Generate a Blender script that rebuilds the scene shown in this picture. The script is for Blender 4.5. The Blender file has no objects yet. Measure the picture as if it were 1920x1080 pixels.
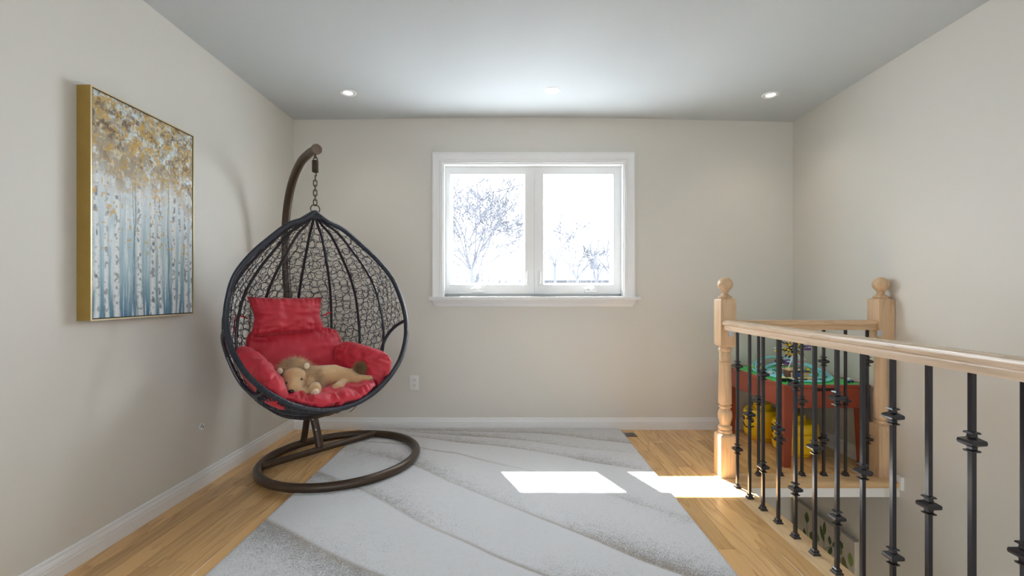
import bpy, bmesh, math, random
import numpy as np
from mathutils import Vector, Matrix, noise as mnoise

random.seed(7); rng = np.random.default_rng(7)
PI = math.pi
D = bpy.data
C = bpy.context.scene.collection

# ------------------------------------------------------------------ camera, world, lights
cam_d = D.cameras.new('camera'); cam = D.objects.new('camera', cam_d); C.objects.link(cam)
cam.location = (0, 0, 1.075); cam.rotation_euler = (PI/2, 0, 0)
cam_d.sensor_width = 36; cam_d.lens = 853/1920*36
cam_d.shift_x = 3/1920; cam_d.shift_y = 9/1920
cam_d.clip_start = 0.02; cam_d.clip_end = 300
bpy.context.scene.camera = cam
vs = bpy.context.scene.view_settings
vs.view_transform = 'Standard'; vs.look = 'None'; vs.gamma = 1; vs.use_curve_mapping = False
vs.exposure = 0.70
bpy.context.scene.cycles.max_bounces = 10
bpy.context.scene.cycles.diffuse_bounces = 7
bpy.context.scene.cycles.transparent_max_bounces = 16
bpy.context.scene.cycles.sample_clamp_indirect = 6
bpy.context.scene.cycles.caustics_reflective = False
bpy.context.scene.cycles.caustics_refractive = False

wd = D.worlds.new('sky'); bpy.context.scene.world = wd; wd.use_nodes = True
bg = wd.node_tree.nodes['Background']
bg.inputs[0].default_value = (0.84, 0.92, 1.0, 1); bg.inputs[1].default_value = 10

sl = D.lights.new('sun', 'SUN'); sl.energy = 40; sl.angle = math.radians(0.5); sl.color = (1, 0.96, 0.90)
sun = D.objects.new('sun', sl); C.objects.link(sun)
sun.rotation_euler = Vector((0.40, -1.0, -1.20)).to_track_quat('-Z', 'Y').to_euler()

def area(name, loc, to, sx, sy, e, col=(1, 1, 1)):
    l = D.lights.new(name, 'AREA'); l.shape = 'RECTANGLE'; l.size = sx; l.size_y = sy; l.energy = e; l.color = col
    o = D.objects.new(name, l); C.objects.link(o); o.location = loc
    o.rotation_euler = (Vector(to)-Vector(loc)).to_track_quat('-Z', 'Y').to_euler()
    return o
# unseen fill lamps added behind the camera to brighten walls and ceiling
area('fill_rear', (0.2, -2.7, 1.25), (0.1, 3.5, 0.2), 3.4, 1.9, 28, (0.86, 0.93, 1.0))
area('fill_side', (2.0, -0.9, 1.25), (-1.7, 0.4, 0.2), 1.5, 1.5, 10, (0.68, 0.84, 1.0))
area('fill_left', (-1.55, -0.9, 1.25), (2.2, 0.4, 0.2), 1.5, 1.5, 10, (0.70, 0.85, 1.0))
area('fill_up', (0.2, -1.2, 0.8), (0.2, -1.2, 2.44), 2.6, 1.6, 1, (0.86, 0.93, 1.0))  # upward fill, added to wash the ceiling
area('fill_stair', (1.5, 1.3, -1.9), (2.2, 3.2, -0.8), 0.5, 0.9, 6, (1, 0.90, 0.74))  # added warm fill, aimed to brighten the leaf canvas
po = area('window_portal', (.18, 3.68, 1.57), (.18, 0, 1.57), 1.46, 1.08, 1); po.data.cycles.is_portal = True

# ------------------------------------------------------------------ materials
def nt(m): return m.node_tree.nodes, m.node_tree.links
def mat(name, col, rough=0.6, metal=0.0, spec=0.5, bump=0.0, bscale=200, var=0.0, vscale=6, sheen=0, coat=0, emit=None):
    """principled with a little procedural colour variation and relief"""
    m = D.materials.new(name); m.use_nodes = True; N, L = nt(m); b = N['Principled BSDF']
    b.inputs['Roughness'].default_value = rough; b.inputs['Metallic'].default_value = metal
    b.inputs['Specular IOR Level'].default_value = spec
    if sheen: b.inputs['Sheen Weight'].default_value = sheen
    if coat: b.inputs['Coat Weight'].default_value = coat; b.inputs['Coat Roughness'].default_value = 0.15
    tc = N.new('ShaderNodeTexCoord'); no = N.new('ShaderNodeTexNoise'); no.inputs['Scale'].default_value = vscale
    no.inputs['Detail'].default_value = 4
    L.new(tc.outputs['Object'], no.inputs['Vector'])
    mx = N.new('ShaderNodeMix'); mx.data_type = 'RGBA'
    k = 1-var
    mx.inputs['A'].default_value = (col[0]*k, col[1]*k, col[2]*k, 1)
    mx.inputs['B'].default_value = (min(1, col[0]*(1+var)), min(1, col[1]*(1+var)), min(1, col[2]*(1+var)), 1)
    L.new(no.outputs['Fac'], mx.inputs['Factor']); L.new(mx.outputs['Result'], b.inputs['Base Color'])
    if bump:
        n2 = N.new('ShaderNodeTexNoise'); n2.inputs['Scale'].default_value = bscale; n2.inputs['Detail'].default_value = 3
        L.new(tc.outputs['Object'], n2.inputs['Vector'])
        bp = N.new('ShaderNodeBump'); bp.inputs['Strength'].default_value = bump; bp.inputs['Distance'].default_value = 0.002
        L.new(n2.outputs['Fac'], bp.inputs['Height']); L.new(bp.outputs['Normal'], b.inputs['Normal'])
    if emit:
        b.inputs['Emission Color'].default_value = (*emit[0], 1); b.inputs['Emission Strength'].default_value = emit[1]
    return m

def wood(name, dark, light, axis='Y', tone=0.16, rough=0.35, ring=9.0, scale=1.0):
    """oak: per-object tone, stretched figure and cathedral grain along the given axis"""
    m = D.materials.new(name); m.use_nodes = True; N, L = nt(m); b = N['Principled BSDF']
    b.inputs['Roughness'].default_value = rough
    tc = N.new('ShaderNodeTexCoord'); oi = N.new('ShaderNodeObjectInfo')
    mul = N.new('ShaderNodeVectorMath'); mul.operation = 'MULTIPLY'
    s = {'X': (1.0, 9, 9), 'Y': (9, 1.0, 9), 'Z': (9, 9, 1.0)}[axis]
    mul.inputs[1].default_value = tuple(v*scale for v in s)
    L.new(tc.outputs['Object'], mul.inputs[0])
    off = N.new('ShaderNodeVectorMath'); off.operation = 'ADD'
    rs = N.new('ShaderNodeMath'); rs.operation = 'MULTIPLY'; rs.inputs[1].default_value = 57.0
    L.new(oi.outputs['Random'], rs.inputs[0]); L.new(rs.outputs[0], off.inputs[1]); L.new(mul.outputs[0], off.inputs[0])
    n1 = N.new('ShaderNodeTexNoise'); n1.inputs['Scale'].default_value = 0.8; n1.inputs['Detail'].default_value = 2.5
    n1.inputs['Distortion'].default_value = 0.3
    L.new(off.outputs[0], n1.inputs['Vector'])
    # contour lines of a smooth noise = cathedral grain
    f = N.new('ShaderNodeMath'); f.operation = 'MULTIPLY'; f.inputs[1].default_value = ring
    L.new(n1.outputs['Fac'], f.inputs[0])
    fr = N.new('ShaderNodeMath'); fr.operation = 'FRACT'; L.new(f.outputs[0], fr.inputs[0])
    r1 = N.new('ShaderNodeValToRGB'); r1.color_ramp.elements[0].position = 0.0; r1.color_ramp.elements[0].color = (0.0,)*3+(1,)
    r1.color_ramp.elements[1].position = 0.45; r1.color_ramp.elements[1].color = (1, 1, 1, 1)
    L.new(fr.outputs[0], r1.inputs[0])
    # fine pores
    m2 = N.new('ShaderNodeVectorMath'); m2.operation = 'MULTIPLY'; m2.inputs[1].default_value = {'X': (2, 16, 16), 'Y': (16, 2, 16), 'Z': (16, 16, 2)}[axis]
    L.new(off.outputs[0], m2.inputs[0])
    n2 = N.new('ShaderNodeTexNoise'); n2.inputs['Scale'].default_value = 1.5; n2.inputs['Detail'].default_value = 3
    L.new(m2.outputs[0], n2.inputs['Vector'])
    a = N.new('ShaderNodeMath'); a.operation = 'MULTIPLY_ADD'; a.inputs[1].default_value = 0.34
    L.new(r1.outputs[0], a.inputs[0])
    p = N.new('ShaderNodeMath'); p.operation = 'MULTIPLY'; p.inputs[1].default_value = 0.45; L.new(n2.outputs['Fac'], p.inputs[0])
    L.new(p.outputs[0], a.inputs[2])
    n3 = N.new('ShaderNodeTexNoise'); n3.inputs['Scale'].default_value = 0.35; L.new(off.outputs[0], n3.inputs['Vector'])
    a2 = N.new('ShaderNodeMath'); a2.operation = 'MULTIPLY_ADD'; a2.inputs[1].default_value = 0.55; L.new(n3.outputs['Fac'], a2.inputs[0]); L.new(a.outputs[0], a2.inputs[2])
    mx = N.new('ShaderNodeMix'); mx.data_type = 'RGBA'; mx.inputs['A'].default_value = (*dark, 1); mx.inputs['B'].default_value = (*light, 1)
    L.new(a2.outputs[0], mx.inputs['Factor'])
    hs = N.new('ShaderNodeHueSaturation'); L.new(mx.outputs['Result'], hs.inputs['Color'])
    v = N.new('ShaderNodeMath'); v.operation = 'MULTIPLY_ADD'; v.inputs[1].default_value = tone*2; v.inputs[2].default_value = 1-tone
    L.new(oi.outputs['Random'], v.inputs[0]); L.new(v.outputs[0], hs.inputs['Value'])
    L.new(hs.outputs[0], b.inputs['Base Color'])
    bp = N.new('ShaderNodeBump'); bp.inputs['Strength'].default_value = 0.08; bp.inputs['Distance'].default_value = 0.001
    L.new(n2.outputs['Fac'], bp.inputs['Height']); L.new(bp.outputs['Normal'], b.inputs['Normal'])
    return m

def attr_mat(name, attr, rough=0.7, speck=None, bump=0.0, bscale=300, coat=0):
    m = D.materials.new(name); m.use_nodes = True; N, L = nt(m); b = N['Principled BSDF']
    b.inputs['Roughness'].default_value = rough
    at = N.new('ShaderNodeAttribute'); at.attribute_name = attr
    L.new(at.outputs['Color'], b.inputs['Base Color'])
    if bump:
        tc = N.new('ShaderNodeTexCoord'); n2 = N.new('ShaderNodeTexNoise'); n2.inputs['Scale'].default_value = bscale
        L.new(tc.outputs['Object'], n2.inputs['Vector'])
        bp = N.new('ShaderNodeBump'); bp.inputs['Strength'].default_value = bump; bp.inputs['Distance'].default_value = 0.003
        L.new(n2.outputs['Fac'], bp.inputs['Height']); L.new(bp.outputs['Normal'], b.inputs['Normal'])
    return m

M = {}
M['wall'] = mat('wall_paint', (0.675, 0.650, 0.597), 0.55, var=0.012, vscale=1.2, bump=0.05, bscale=260)
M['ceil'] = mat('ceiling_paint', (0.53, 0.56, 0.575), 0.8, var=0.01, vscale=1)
M['white'] = mat('white_trim_paint', (0.80, 0.80, 0.80), 0.3, var=0.01)
M['vinyl'] = mat('white_vinyl', (0.84, 0.85, 0.85), 0.3, var=0.01)
M['plank'] = wood('oak_floor', (0.33, 0.155, 0.045), (0.74, 0.46, 0.20), 'Y', tone=0.13, rough=0.22)
M['oak_y'] = wood('oak_rail', (0.44, 0.30, 0.19), (0.78, 0.61, 0.45), 'Y', tone=0.03, rough=0.24, scale=2.2, ring=6)
M['oak_x'] = wood('oak_rail_cross', (0.36, 0.22, 0.12), (0.66, 0.46, 0.28), 'X', tone=0.03, rough=0.3, scale=2.2, ring=6)
M['oak_z'] = wood('oak_post', (0.40, 0.24, 0.125), (0.68, 0.475, 0.29), 'Z', tone=0.03, rough=0.35, scale=1.6, ring=7)
M['nosing'] = wood('oak_nosing', (0.46, 0.27, 0.12), (0.74, 0.54, 0.31), 'Y', tone=0.02, rough=0.3)
M['nosing_x'] = wood('oak_nosing_cross', (0.46, 0.26, 0.11), (0.72, 0.50, 0.27), 'X', tone=0.02, rough=0.3)
M['iron'] = mat('black_iron', (0.012, 0.010, 0.014), 0.25, metal=0.0, spec=.65, coat=.12, bump=0.05, bscale=80)
M['bronze'] = mat('bronze_powder_coat', (0.065, 0.042, 0.027), 0.34, metal=0.35, var=0.12, vscale=40, bump=0.1, bscale=400)
M['wicker'] = mat('black_wicker', (0.018, 0.024, 0.037), 0.30, var=0.15, vscale=30)  # blue tint in the base colour imitates window reflection
M['red'] = mat('red_polyester', (0.54, 0.016, 0.036), 0.55, var=0.05, vscale=5, bump=0.12, bscale=500, sheen=0.15)
M['redcord'] = mat('red_tie', (0.62, 0.012, 0.02), 0.6)
M['plush'] = mat('tan_plush', (0.56, 0.36, 0.18), 0.9, var=0.14, vscale=22, bump=0.6, bscale=260, sheen=0.4)
M['cream'] = mat('cream_plush', (0.82, 0.70, 0.52), 0.9, var=0.08, vscale=30, bump=0.5, bscale=300, sheen=0.4)
M['mane'] = mat('mane_fur', (0.52, 0.345, 0.19), 0.75, var=0.55, vscale=32, sheen=0.3)
M['tuft'] = mat('tail_fur', (0.30, 0.175, 0.07), 0.75, var=0.45, vscale=60, sheen=0.2)
M['black'] = mat('black_plastic', (0.012, 0.010, 0.010), 0.25)
M['gold'] = mat('gold_frame', (0.36, 0.235, 0.055), 0.42, metal=0.35, var=0.15, vscale=14, bump=0.2, bscale=120)
M['goldedge'] = mat('pale_gold_edge', (0.62, 0.52, 0.32), 0.35, metal=0.4)
M['darkgap'] = mat('dark_rebate', (0.02, 0.015, 0.012), 0.6)
M['table'] = mat('red_brown_table_paint', (0.31, 0.058, 0.026), 0.34, var=0.12, vscale=10)
M['green'] = mat('green_play_board', (0.06, 0.56, 0.12), 0.5, var=0.1, vscale=30)
M['cyan'] = mat('light_blue_plastic', (0.26, 0.72, 0.80), 0.35)
M['yellow'] = mat('yellow_plastic', (0.90, 0.56, 0.008), 0.3, var=0.02)
M['paley'] = mat('pale_yellow_plastic', (0.80, 0.72, 0.25), 0.35)
M['brown'] = mat('brown_plastic', (0.16, 0.055, 0.02), 0.35)
M['tan'] = mat('tan_plastic', (0.66, 0.50, 0.30), 0.35)
M['wplas'] = mat('white_plastic', (0.80, 0.80, 0.78), 0.3)
M['blue'] = mat('blue_plastic', (0.03, 0.10, 0.36), 0.3)
M['purple'] = mat('purple_plastic', (0.20, 0.06, 0.36), 0.3)
M['lime'] = mat('lime_plastic', (0.40, 0.68, 0.05), 0.35)
M['teal'] = mat('teal_plastic', (0.10, 0.34, 0.34), 0.35)
M['grey'] = mat('grey_plastic', (0.25, 0.26, 0.27), 0.35)
M['pink'] = mat('pink_plastic', (0.75, 0.28, 0.40), 0.35)
M['steel'] = mat('galvanised_steel', (0.55, 0.56, 0.58), 0.35, metal=0.5)
M['register'] = mat('dark_metal_register', (0.16, 0.13, 0.11), 0.4, metal=0.4)
M['lamp'] = mat('lamp_lens', (0.9, 0.9, 0.88), 0.4, emit=((1, 0.93, 0.82), 5))
M['bark'] = mat('bare_bark', (0.048, 0.050, 0.062), 0.9, var=0.2, vscale=5)
M['bush'] = mat('pale_shrub', (0.05, 0.052, 0.06), 0.9, var=0.2, vscale=3)
M['snow'] = mat('snow', (0.5, 0.52, 0.55), 0.9, var=0.03)
M['siding'] = mat('house_siding', (0.048, 0.048, 0.054), 0.8, var=0.05)
M['roof'] = mat('snowy_roof', (0.06, 0.062, 0.068), 0.9, var=0.06)
M['soffit'] = mat('white_soffit', (0.7, 0.7, 0.7), 0.6)
M['wire'] = mat('cable_sheath', (0.03, 0.03, 0.034), 0.8)

g = D.materials.new('window_glass'); g.use_nodes = True; N, L = nt(g); N.remove(N['Principled BSDF'])
tr = N.new('ShaderNodeBsdfTransparent'); tr.inputs[0].default_value = (0.97, 0.98, 0.98, 1)
gl = N.new('ShaderNodeBsdfGlossy'); gl.inputs['Roughness'].default_value = 0.02
lw = N.new('ShaderNodeLayerWeight'); lw.inputs[0].default_value = .3
pw = N.new('ShaderNodeMath'); pw.operation = 'POWER'; pw.inputs[1].default_value = 4; L.new(lw.outputs['Facing'], pw.inputs[0])
fz = N.new('ShaderNodeMath'); fz.operation = 'MULTIPLY_ADD'; fz.inputs[1].default_value = .5; fz.inputs[2].default_value = .03; L.new(pw.outputs[0], fz.inputs[0])
ms = N.new('ShaderNodeMixShader'); L.new(fz.outputs[0], ms.inputs[0]); L.new(tr.outputs[0], ms.inputs[1]); L.new(gl.outputs[0], ms.inputs[2])
L.new(ms.outputs[0], N['Material Output'].inputs[0]); M['glass'] = g

# ------------------------------------------------------------------ mesh helpers
class MB:
    def __init__(s): s.v = []; s.f = []; s.m = []; s.n = 0
    def add(s, vs_, fs_, mi=0):
        vs_ = np.asarray(vs_, dtype=float).reshape(-1, 3)
        s.v.append(vs_); s.f += [tuple(i+s.n for i in f) for f in fs_]; s.m += [mi]*len(fs_); s.n += len(vs_)
        return s
    def box(s, x0, x1, y0, y1, z0, z1, mi=0):
        v = [(x, y, z) for z in (z0, z1) for y in (y0, y1) for x in (x0, x1)]
        return s.add(v, [(0, 2, 3, 1), (4, 5, 7, 6), (0, 1, 5, 4), (2, 6, 7, 3), (0, 4, 6, 2), (1, 3, 7, 5)], mi)
    def hexa(s, v, mi=0):   # 8 corners ordered like box
        return s.add(v, [(0, 2, 3, 1), (4, 5, 7, 6), (0, 1, 5, 4), (2, 6, 7, 3), (0, 4, 6, 2), (1, 3, 7, 5)], mi)
    def bbox(s, x0, x1, y0, y1, z0, z1, b, mi=0):
        """box with chamfered edges: three crossing slabs' hull"""
        bm = bmesh.new(); bmesh.ops.create_cube(bm, size=1)
        for v in bm.verts: v.co = Vector((x0+(v.co.x+.5)*(x1-x0), y0+(v.co.y+.5)*(y1-y0), z0+(v.co.z+.5)*(z1-z0)))
        bmesh.ops.bevel(bm, geom=bm.edges[:], offset=b, segments=2, profile=0.6, affect='EDGES')
        bm.verts.index_update()
        s.add([v.co[:] for v in bm.verts], [tuple(v.index for v in f.verts) for f in bm.faces], mi); bm.free(); return s
    def tube(s, pts, r, n=8, closed=False, caps=True, mi=0, up=None):
        P = np.asarray(pts, dtype=float); m = len(P)
        R_ = np.full(m, r) if np.isscalar(r) else np.asarray(r, dtype=float)
        if closed: T = np.roll(P, -1, 0)-np.roll(P, 1, 0)
        else: T = np.gradient(P, axis=0)
        T /= np.linalg.norm(T, axis=1)[:, None]+1e-12
        a = np.array(up) if up is not None else (np.array([0, 0, 1.]) if abs(T[0][2]) < 0.9 else np.array([1., 0, 0]))
        nrm = a-T[0]*a.dot(T[0]); nrm /= np.linalg.norm(nrm)
        ang = np.arange(n)*2*PI/n; ca, sa = np.cos(ang), np.sin(ang); rings = []
        for i in range(m):
            nrm = nrm-T[i]*nrm.dot(T[i]); nrm /= np.linalg.norm(nrm)+1e-12
            bn = np.cross(T[i], nrm)
            rings.append(P[i]+R_[i]*(ca[:, None]*nrm+sa[:, None]*bn))
        V = np.concatenate(rings); F = []
        for i in range(m if closed else m-1):
            j = (i+1) % m
            for k in range(n):
                l = (k+1) % n; F.append((i*n+k, i*n+l, j*n+l, j*n+k))
        if caps and not closed:
            F.append(tuple(range(n-1, -1, -1))); F.append(tuple((m-1)*n+k for k in range(n)))
        return s.add(V, F, mi)
    def lathe(s, prof, cx=0, cy=0, n=24, mi=0, z0=0):
        V = []; F = []
        for r, z in prof:
            for k in range(n): a = 2*PI*k/n; V.append((cx+r*math.cos(a), cy+r*math.sin(a), z0+z))
        for i in range(len(prof)-1):
            for k in range(n):
                l = (k+1) % n; F.append((i*n+k, i*n+l, (i+1)*n+l, (i+1)*n+k))
        F.append(tuple(range(n-1, -1, -1))); F.append(tuple((len(prof)-1)*n+k for k in range(n)))
        return s.add(V, F, mi)
    def ball(s, c, r, nu=16, nv=10, mi=0, mtx=None):
        r = (r, r, r) if np.isscalar(r) else r; V = [(0, 0, -1.)]
        for i in range(1, nv):
            t = -PI/2+PI*i/nv
            for k in range(nu): a = 2*PI*k/nu; V.append((math.cos(t)*math.cos(a), math.cos(t)*math.sin(a), math.sin(t)))
        V.append((0, 0, 1.)); V = np.array(V)*np.array(r)
        if mtx is not None: V = V@np.array(mtx).T
        V = V+np.array(c); F = []; L_ = len(V)-1
        for k in range(nu):
            l = (k+1) % nu; F.append((0, 1+l, 1+k)); F.append((L_, L_-nu+k, L_-nu+l))
            for i in range(nv-2): F.append((1+i*nu+k, 1+i*nu+l, 1+(i+1)*nu+l, 1+(i+1)*nu+k))
        return s.add(V, F, mi)
    def sweep(s, prof, path, closed=False, mi=0):
        """profile points (a,b) placed by path function frames: path = list of (origin, A, B)"""
        V = []; n = len(prof); m = len(path)
        for o, A, B in path:
            for a, b in prof: V.append(np.array(o)+a*np.array(A)+b*np.array(B))
        F = []
        for i in range(m if closed else m-1):
            j = (i+1) % m
            for k in range(n):
                l = (k+1) % n; F.append((i*n+k, i*n+l, j*n+l, j*n+k))
        if not closed: F.append(tuple(range(n-1, -1, -1))); F.append(tuple((m-1)*n+k for k in range(n)))
        return s.add(V, F, mi)
    def mesh(s, name, mats, smooth=True, ang=35):
        me = D.meshes.new(name); me.from_pydata(np.concatenate(s.v).tolist(), [], s.f)
        for m in (mats if isinstance(mats, (list, tuple)) else [mats]): me.materials.append(m)
        if any(s.m): me.polygons.foreach_set('material_index', s.m)
        bm = bmesh.new(); bm.from_mesh(me); bmesh.ops.recalc_face_normals(bm, faces=bm.faces); bm.to_mesh(me); bm.free()
        if smooth:
            me.polygons.foreach_set('use_smooth', [True]*len(me.polygons)); me.set_sharp_from_angle(angle=math.radians(ang))
        return me
    def build(s, name, mats, parent=None, smooth=True, kind=None, ang=35, label=None):
        return link(name, s.mesh(name, mats, smooth, ang), parent, kind, label)

def link(name, me, parent=None, kind=None, label=None, loc=None):
    o = D.objects.new(name, me); C.objects.link(o)
    if parent: o.parent = parent
    if kind: o['kind'] = kind
    if label: o['label'] = label
    if loc: o.location = loc
    return o
def thing(name, label, cat, loc=(0, 0, 0), group=None):
    o = D.objects.new(name, None); C.objects.link(o); o.location = loc; o.empty_display_size = .05
    return tag(o, label, cat, group)
def tag(o, label, cat, group=None):
    o['label'] = label; o['category'] = cat
    if group: o['group'] = group
    return o
def setting(name): 
    o = D.objects.new(name, None); C.objects.link(o); o['kind'] = 'structure'; return o
def spline(pts, n=12, closed=False):
    P = np.asarray(pts, dtype=float); m = len(P); out = []
    for i in range(m if closed else m-1):
        if closed: p0, p1, p2, p3 = P[(i-1) % m], P[i], P[(i+1) % m], P[(i+2) % m]
        else: p0, p1, p2, p3 = P[max(i-1, 0)], P[i], P[i+1], P[min(i+2, m-1)]
        for k in range(n):
            t = k/n; out.append(.5*((2*p1)+(-p0+p2)*t+(2*p0-5*p1+4*p2-p3)*t*t+(-p0+3*p1-3*p2+p3)*t**3))
    if not closed: out.append(P[-1])
    return np.array(out)

# ------------------------------------------------------------------ room shell
XL, XR, YB, YF = -1.71, 2.227, 3.584, -3.0
HX0, HX1, HY1 = 1.30, XR, 2.60            # the stair opening
WX0, WX1, WZ0, WZ1 = -0.534, 0.899, 1.045, 2.098   # window opening in the back wall

b = MB()
b.box(XL-.15, WX0, YB, YB+.22, -2.8, 2.6).box(WX1, XR+.15, YB, YB+.22, -2.8, 2.6)
b.box(WX0, WX1, YB, YB+.22, -2.8, WZ0).box(WX0, WX1, YB, YB+.22, WZ1, 2.6)
b.build('wall_back', M['wall'], kind='structure', smooth=False)
MB().box(XL-.15, XL, YF, YB, -2.8, 2.6).build('wall_left', M['wall'], kind='structure', smooth=False)
MB().box(XR, XR+.15, YF, YB, -2.8, 2.6).build('wall_right', M['wall'], kind='structure', smooth=False)
MB().box(XL-.15, XR+.15, YF-.15, YF, -2.8, 2.6).build('wall_front', M['wall'], kind='structure', smooth=False)
# plasterboard ceiling, a little uneven where it meets the back wall
def ceil_z(x, y):
    k = max(0, (y-1.5)/2.1)**2
    return 2.436+k*(0.020*math.exp(-((x-.1)/1.2)**2)-0.016*max(0, (x-.9)/1.3)**1.5)
nx, ny = 40, 24; V = []
for j in range(ny+1):
    for i in range(nx+1):
        x = XL-.1+(XR-XL+.2)*i/nx; y = YF-.1+(YB-YF+.2)*j/ny
        V.append((x, y, ceil_z(x, y)))
F = [(j*(nx+1)+i, j*(nx+1)+i+1, (j+1)*(nx+1)+i+1, (j+1)*(nx+1)+i) for j in range(ny) for i in range(nx)]
b = MB().add(V, F); n0 = len(V)
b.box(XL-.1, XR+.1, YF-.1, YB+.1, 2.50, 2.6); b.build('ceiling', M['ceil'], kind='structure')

# sub floor slab (L shaped round the stair opening) with the planks laid on it
PT = 0.0   # plank top
b = MB().box(XL, HX0-.02, YF, YB, -.09, -.02).box(HX0-.02, XR, HY1+.02, YB, -.09, -.02)
floor = b.build('floor', M['darkgap'], kind='structure', smooth=False)
PW = 0.083
stuff = MB()
def plank_box(m, x0, x1, y0, y1, g=0.0007, bv=0.0012):
    x0 += g; x1 -= g; y0 += g; y1 -= g
    cx, cy = (x0+x1)/2, (y0+y1)/2
    return cx, cy, x0-cx, x1-cx, y0-cy, y1-cy
def add_plank(x0, x1, y0, y1):
    cx, cy, a0, a1, c0, c1 = plank_box(None, x0, x1, y0, y1); e = .0012
    V = [(a0, c0, -.02), (a1, c0, -.02), (a1, c1, -.02), (a0, c1, -.02),
         (a0, c0, -e), (a1, c0, -e), (a1, c1, -e), (a0, c1, -e),
         (a0+e, c0+e, 0), (a1-e, c0+e, 0), (a1-e, c1-e, 0), (a0+e, c1-e, 0)]
    F = [(3, 2, 1, 0), (8, 9, 10, 11)]+[(i, (i+1) % 4, 4+(i+1) % 4, 4+i) for i in range(4)]+[(4+i, 4+(i+1) % 4, 8+(i+1) % 4, 8+i) for i in range(4)]
    me = D.meshes.new('plank'); me.from_pydata(V, [], F); me.materials.append(M['plank'])
    link('plank', me, floor, loc=(cx, cy, PT))
def stuff_plank(x0, x1, y0, y1): stuff.box(x0+.0007, x1-.0007, y0+.0007, y1-.0007, -.02, 0)
def lay(x0, x1, ya, yb, keep, seed):
    r = random.Random(seed); x = x0
    while x < x1-.004:
        xe = min(x+PW, x1); y = ya-r.uniform(0, .8)
        while y < yb:
            ye = y+r.choice((.45, .6, .75, .9, 1.1, 1.3)); a, c = max(y, ya), min(ye, yb)
            if c-a > .02:
                (add_plank if keep(x, xe, a, c) else stuff_plank)(x, xe, a, c)
            y = ye
        x = xe
RX0, RX1, RY0, RY1 = -1.146, 0.855, 0.62, 3.555     # rug
lay(XL, 1.195, YF, YB, lambda a, c, y0, y1: y1 > 1.2 and (a < RX0 or c > RX1), 3)
lay(1.195, XR, HY1+.105, YB, lambda *a: True, 5)
stuff.build('plank', M['plank'], floor, kind='stuff', smooth=False)

# light oak nosing boards round the opening, white fascia under the far one
b = MB().bbox(1.195, HX0+.012, YF, HY1+.105, -.036, .002, .004); b.build('trim_1', M['nosing'], kind='structure')
prof = [(0, -.004), (0, .000), (.10, .002), (.118, .000), (.127, -.010), (.127, -.024), (.118, -.036), (0, -.036)]
b = MB().sweep(prof, [((HX0+.012, HY1+.105, 0), (0, -1, 0), (0, 0, 1)), ((XR, HY1+.105, 0), (0, -1, 0), (0, 0, 1))])
b.build('trim_2', M['nosing_x'], kind='structure')
MB().bbox(HX0+.0, 2.14, HY1, HY1+.018, -.094, -.037, .003).build('trim_3', M['white'], kind='structure')
MB().bbox(HX0-.018, HX0, YF, HY1, -.24, -.037, .003).build('trim_4', M['white'], kind='structure')
MB().bbox(XR-.020, XR, HY1-.030, HY1+.03, -.045, .030, .004).build('trim_5', M['white'], kind='structure')
MB().box(2.14, XR, HY1+.002, HY1+.018, -.094, -.037).build('trim_7', M['wall'], kind='structure', smooth=False)
# the flat below: its ceiling edge, left wall and floor
MB().box(HX0-.12, HX0-.02, YF, YB, -2.7, -.095).build('wall_stair', M['wall'], kind='structure', smooth=False)
MB().box(HX0-.12, XR+.15, YF, YB, -2.8, -2.7).build('floor_lower', M['plank'], kind='structure', smooth=False)

# baseboards
bp = [(0, 0), (.014, 0), (.014, .050), (.0115, .052), (.0115, .056), (.0135, .058), (.0125, .070), (.008, .078), (.0095, .080), (.0085, .088), (.004, .092), (0, .092)]
MB().sweep(bp, [((XL, YB, 0), (0, -1, 0), (0, 0, 1)), ((XR, YB, 0), (0, -1, 0), (0, 0, 1))]).build('baseboard_back', M['white'], kind='structure')
MB().sweep(bp, [((XL, YF, 0), (1, 0, 0), (0, 0, 1)), ((XL, YB, 0), (1, 0, 0), (0, 0, 1))]).build('baseboard_left', M['white'], kind='structure')
MB().sweep(bp, [((XR, HY1+.12, 0), (-1, 0, 0), (0, 0, 1)), ((XR, YB, 0), (-1, 0, 0), (0, 0, 1))]).build('baseboard_right', M['white'], kind='structure')

# ------------------------------------------------------------------ window
win = setting('window_1')
def frame_path(x0, x1, z0, z1, y):     # inward rectangular loop; A points outward from the opening
    return [((x0, y, z0), (-1, 0, -1), (0, -1, 0)), ((x1, y, z0), (1, 0, -1), (0, -1, 0)),
            ((x1, y, z1), (1, 0, 1), (0, -1, 0)), ((x0, y, z1), (-1, 0, 1), (0, -1, 0))]
cp = [(0, 0), (0, .010), (.004, .012), (.008, .009), (.012, .013), (.018, .015), (.022, .012), (.028, .013), (.060, .018), (.068, .024), (.078, .024), (.078, 0)]
U_path = [((WX0, YB, WZ0-.005), (-1, 0, 0), (0, -1, 0)), ((WX0, YB, WZ1), (-1, 0, 1), (0, -1, 0)),
          ((WX1, YB, WZ1), (1, 0, 1), (0, -1, 0)), ((WX1, YB, WZ0-.005), (1, 0, 0), (0, -1, 0))]
MB().sweep(cp, U_path).build('casing', M['white'], win)
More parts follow.
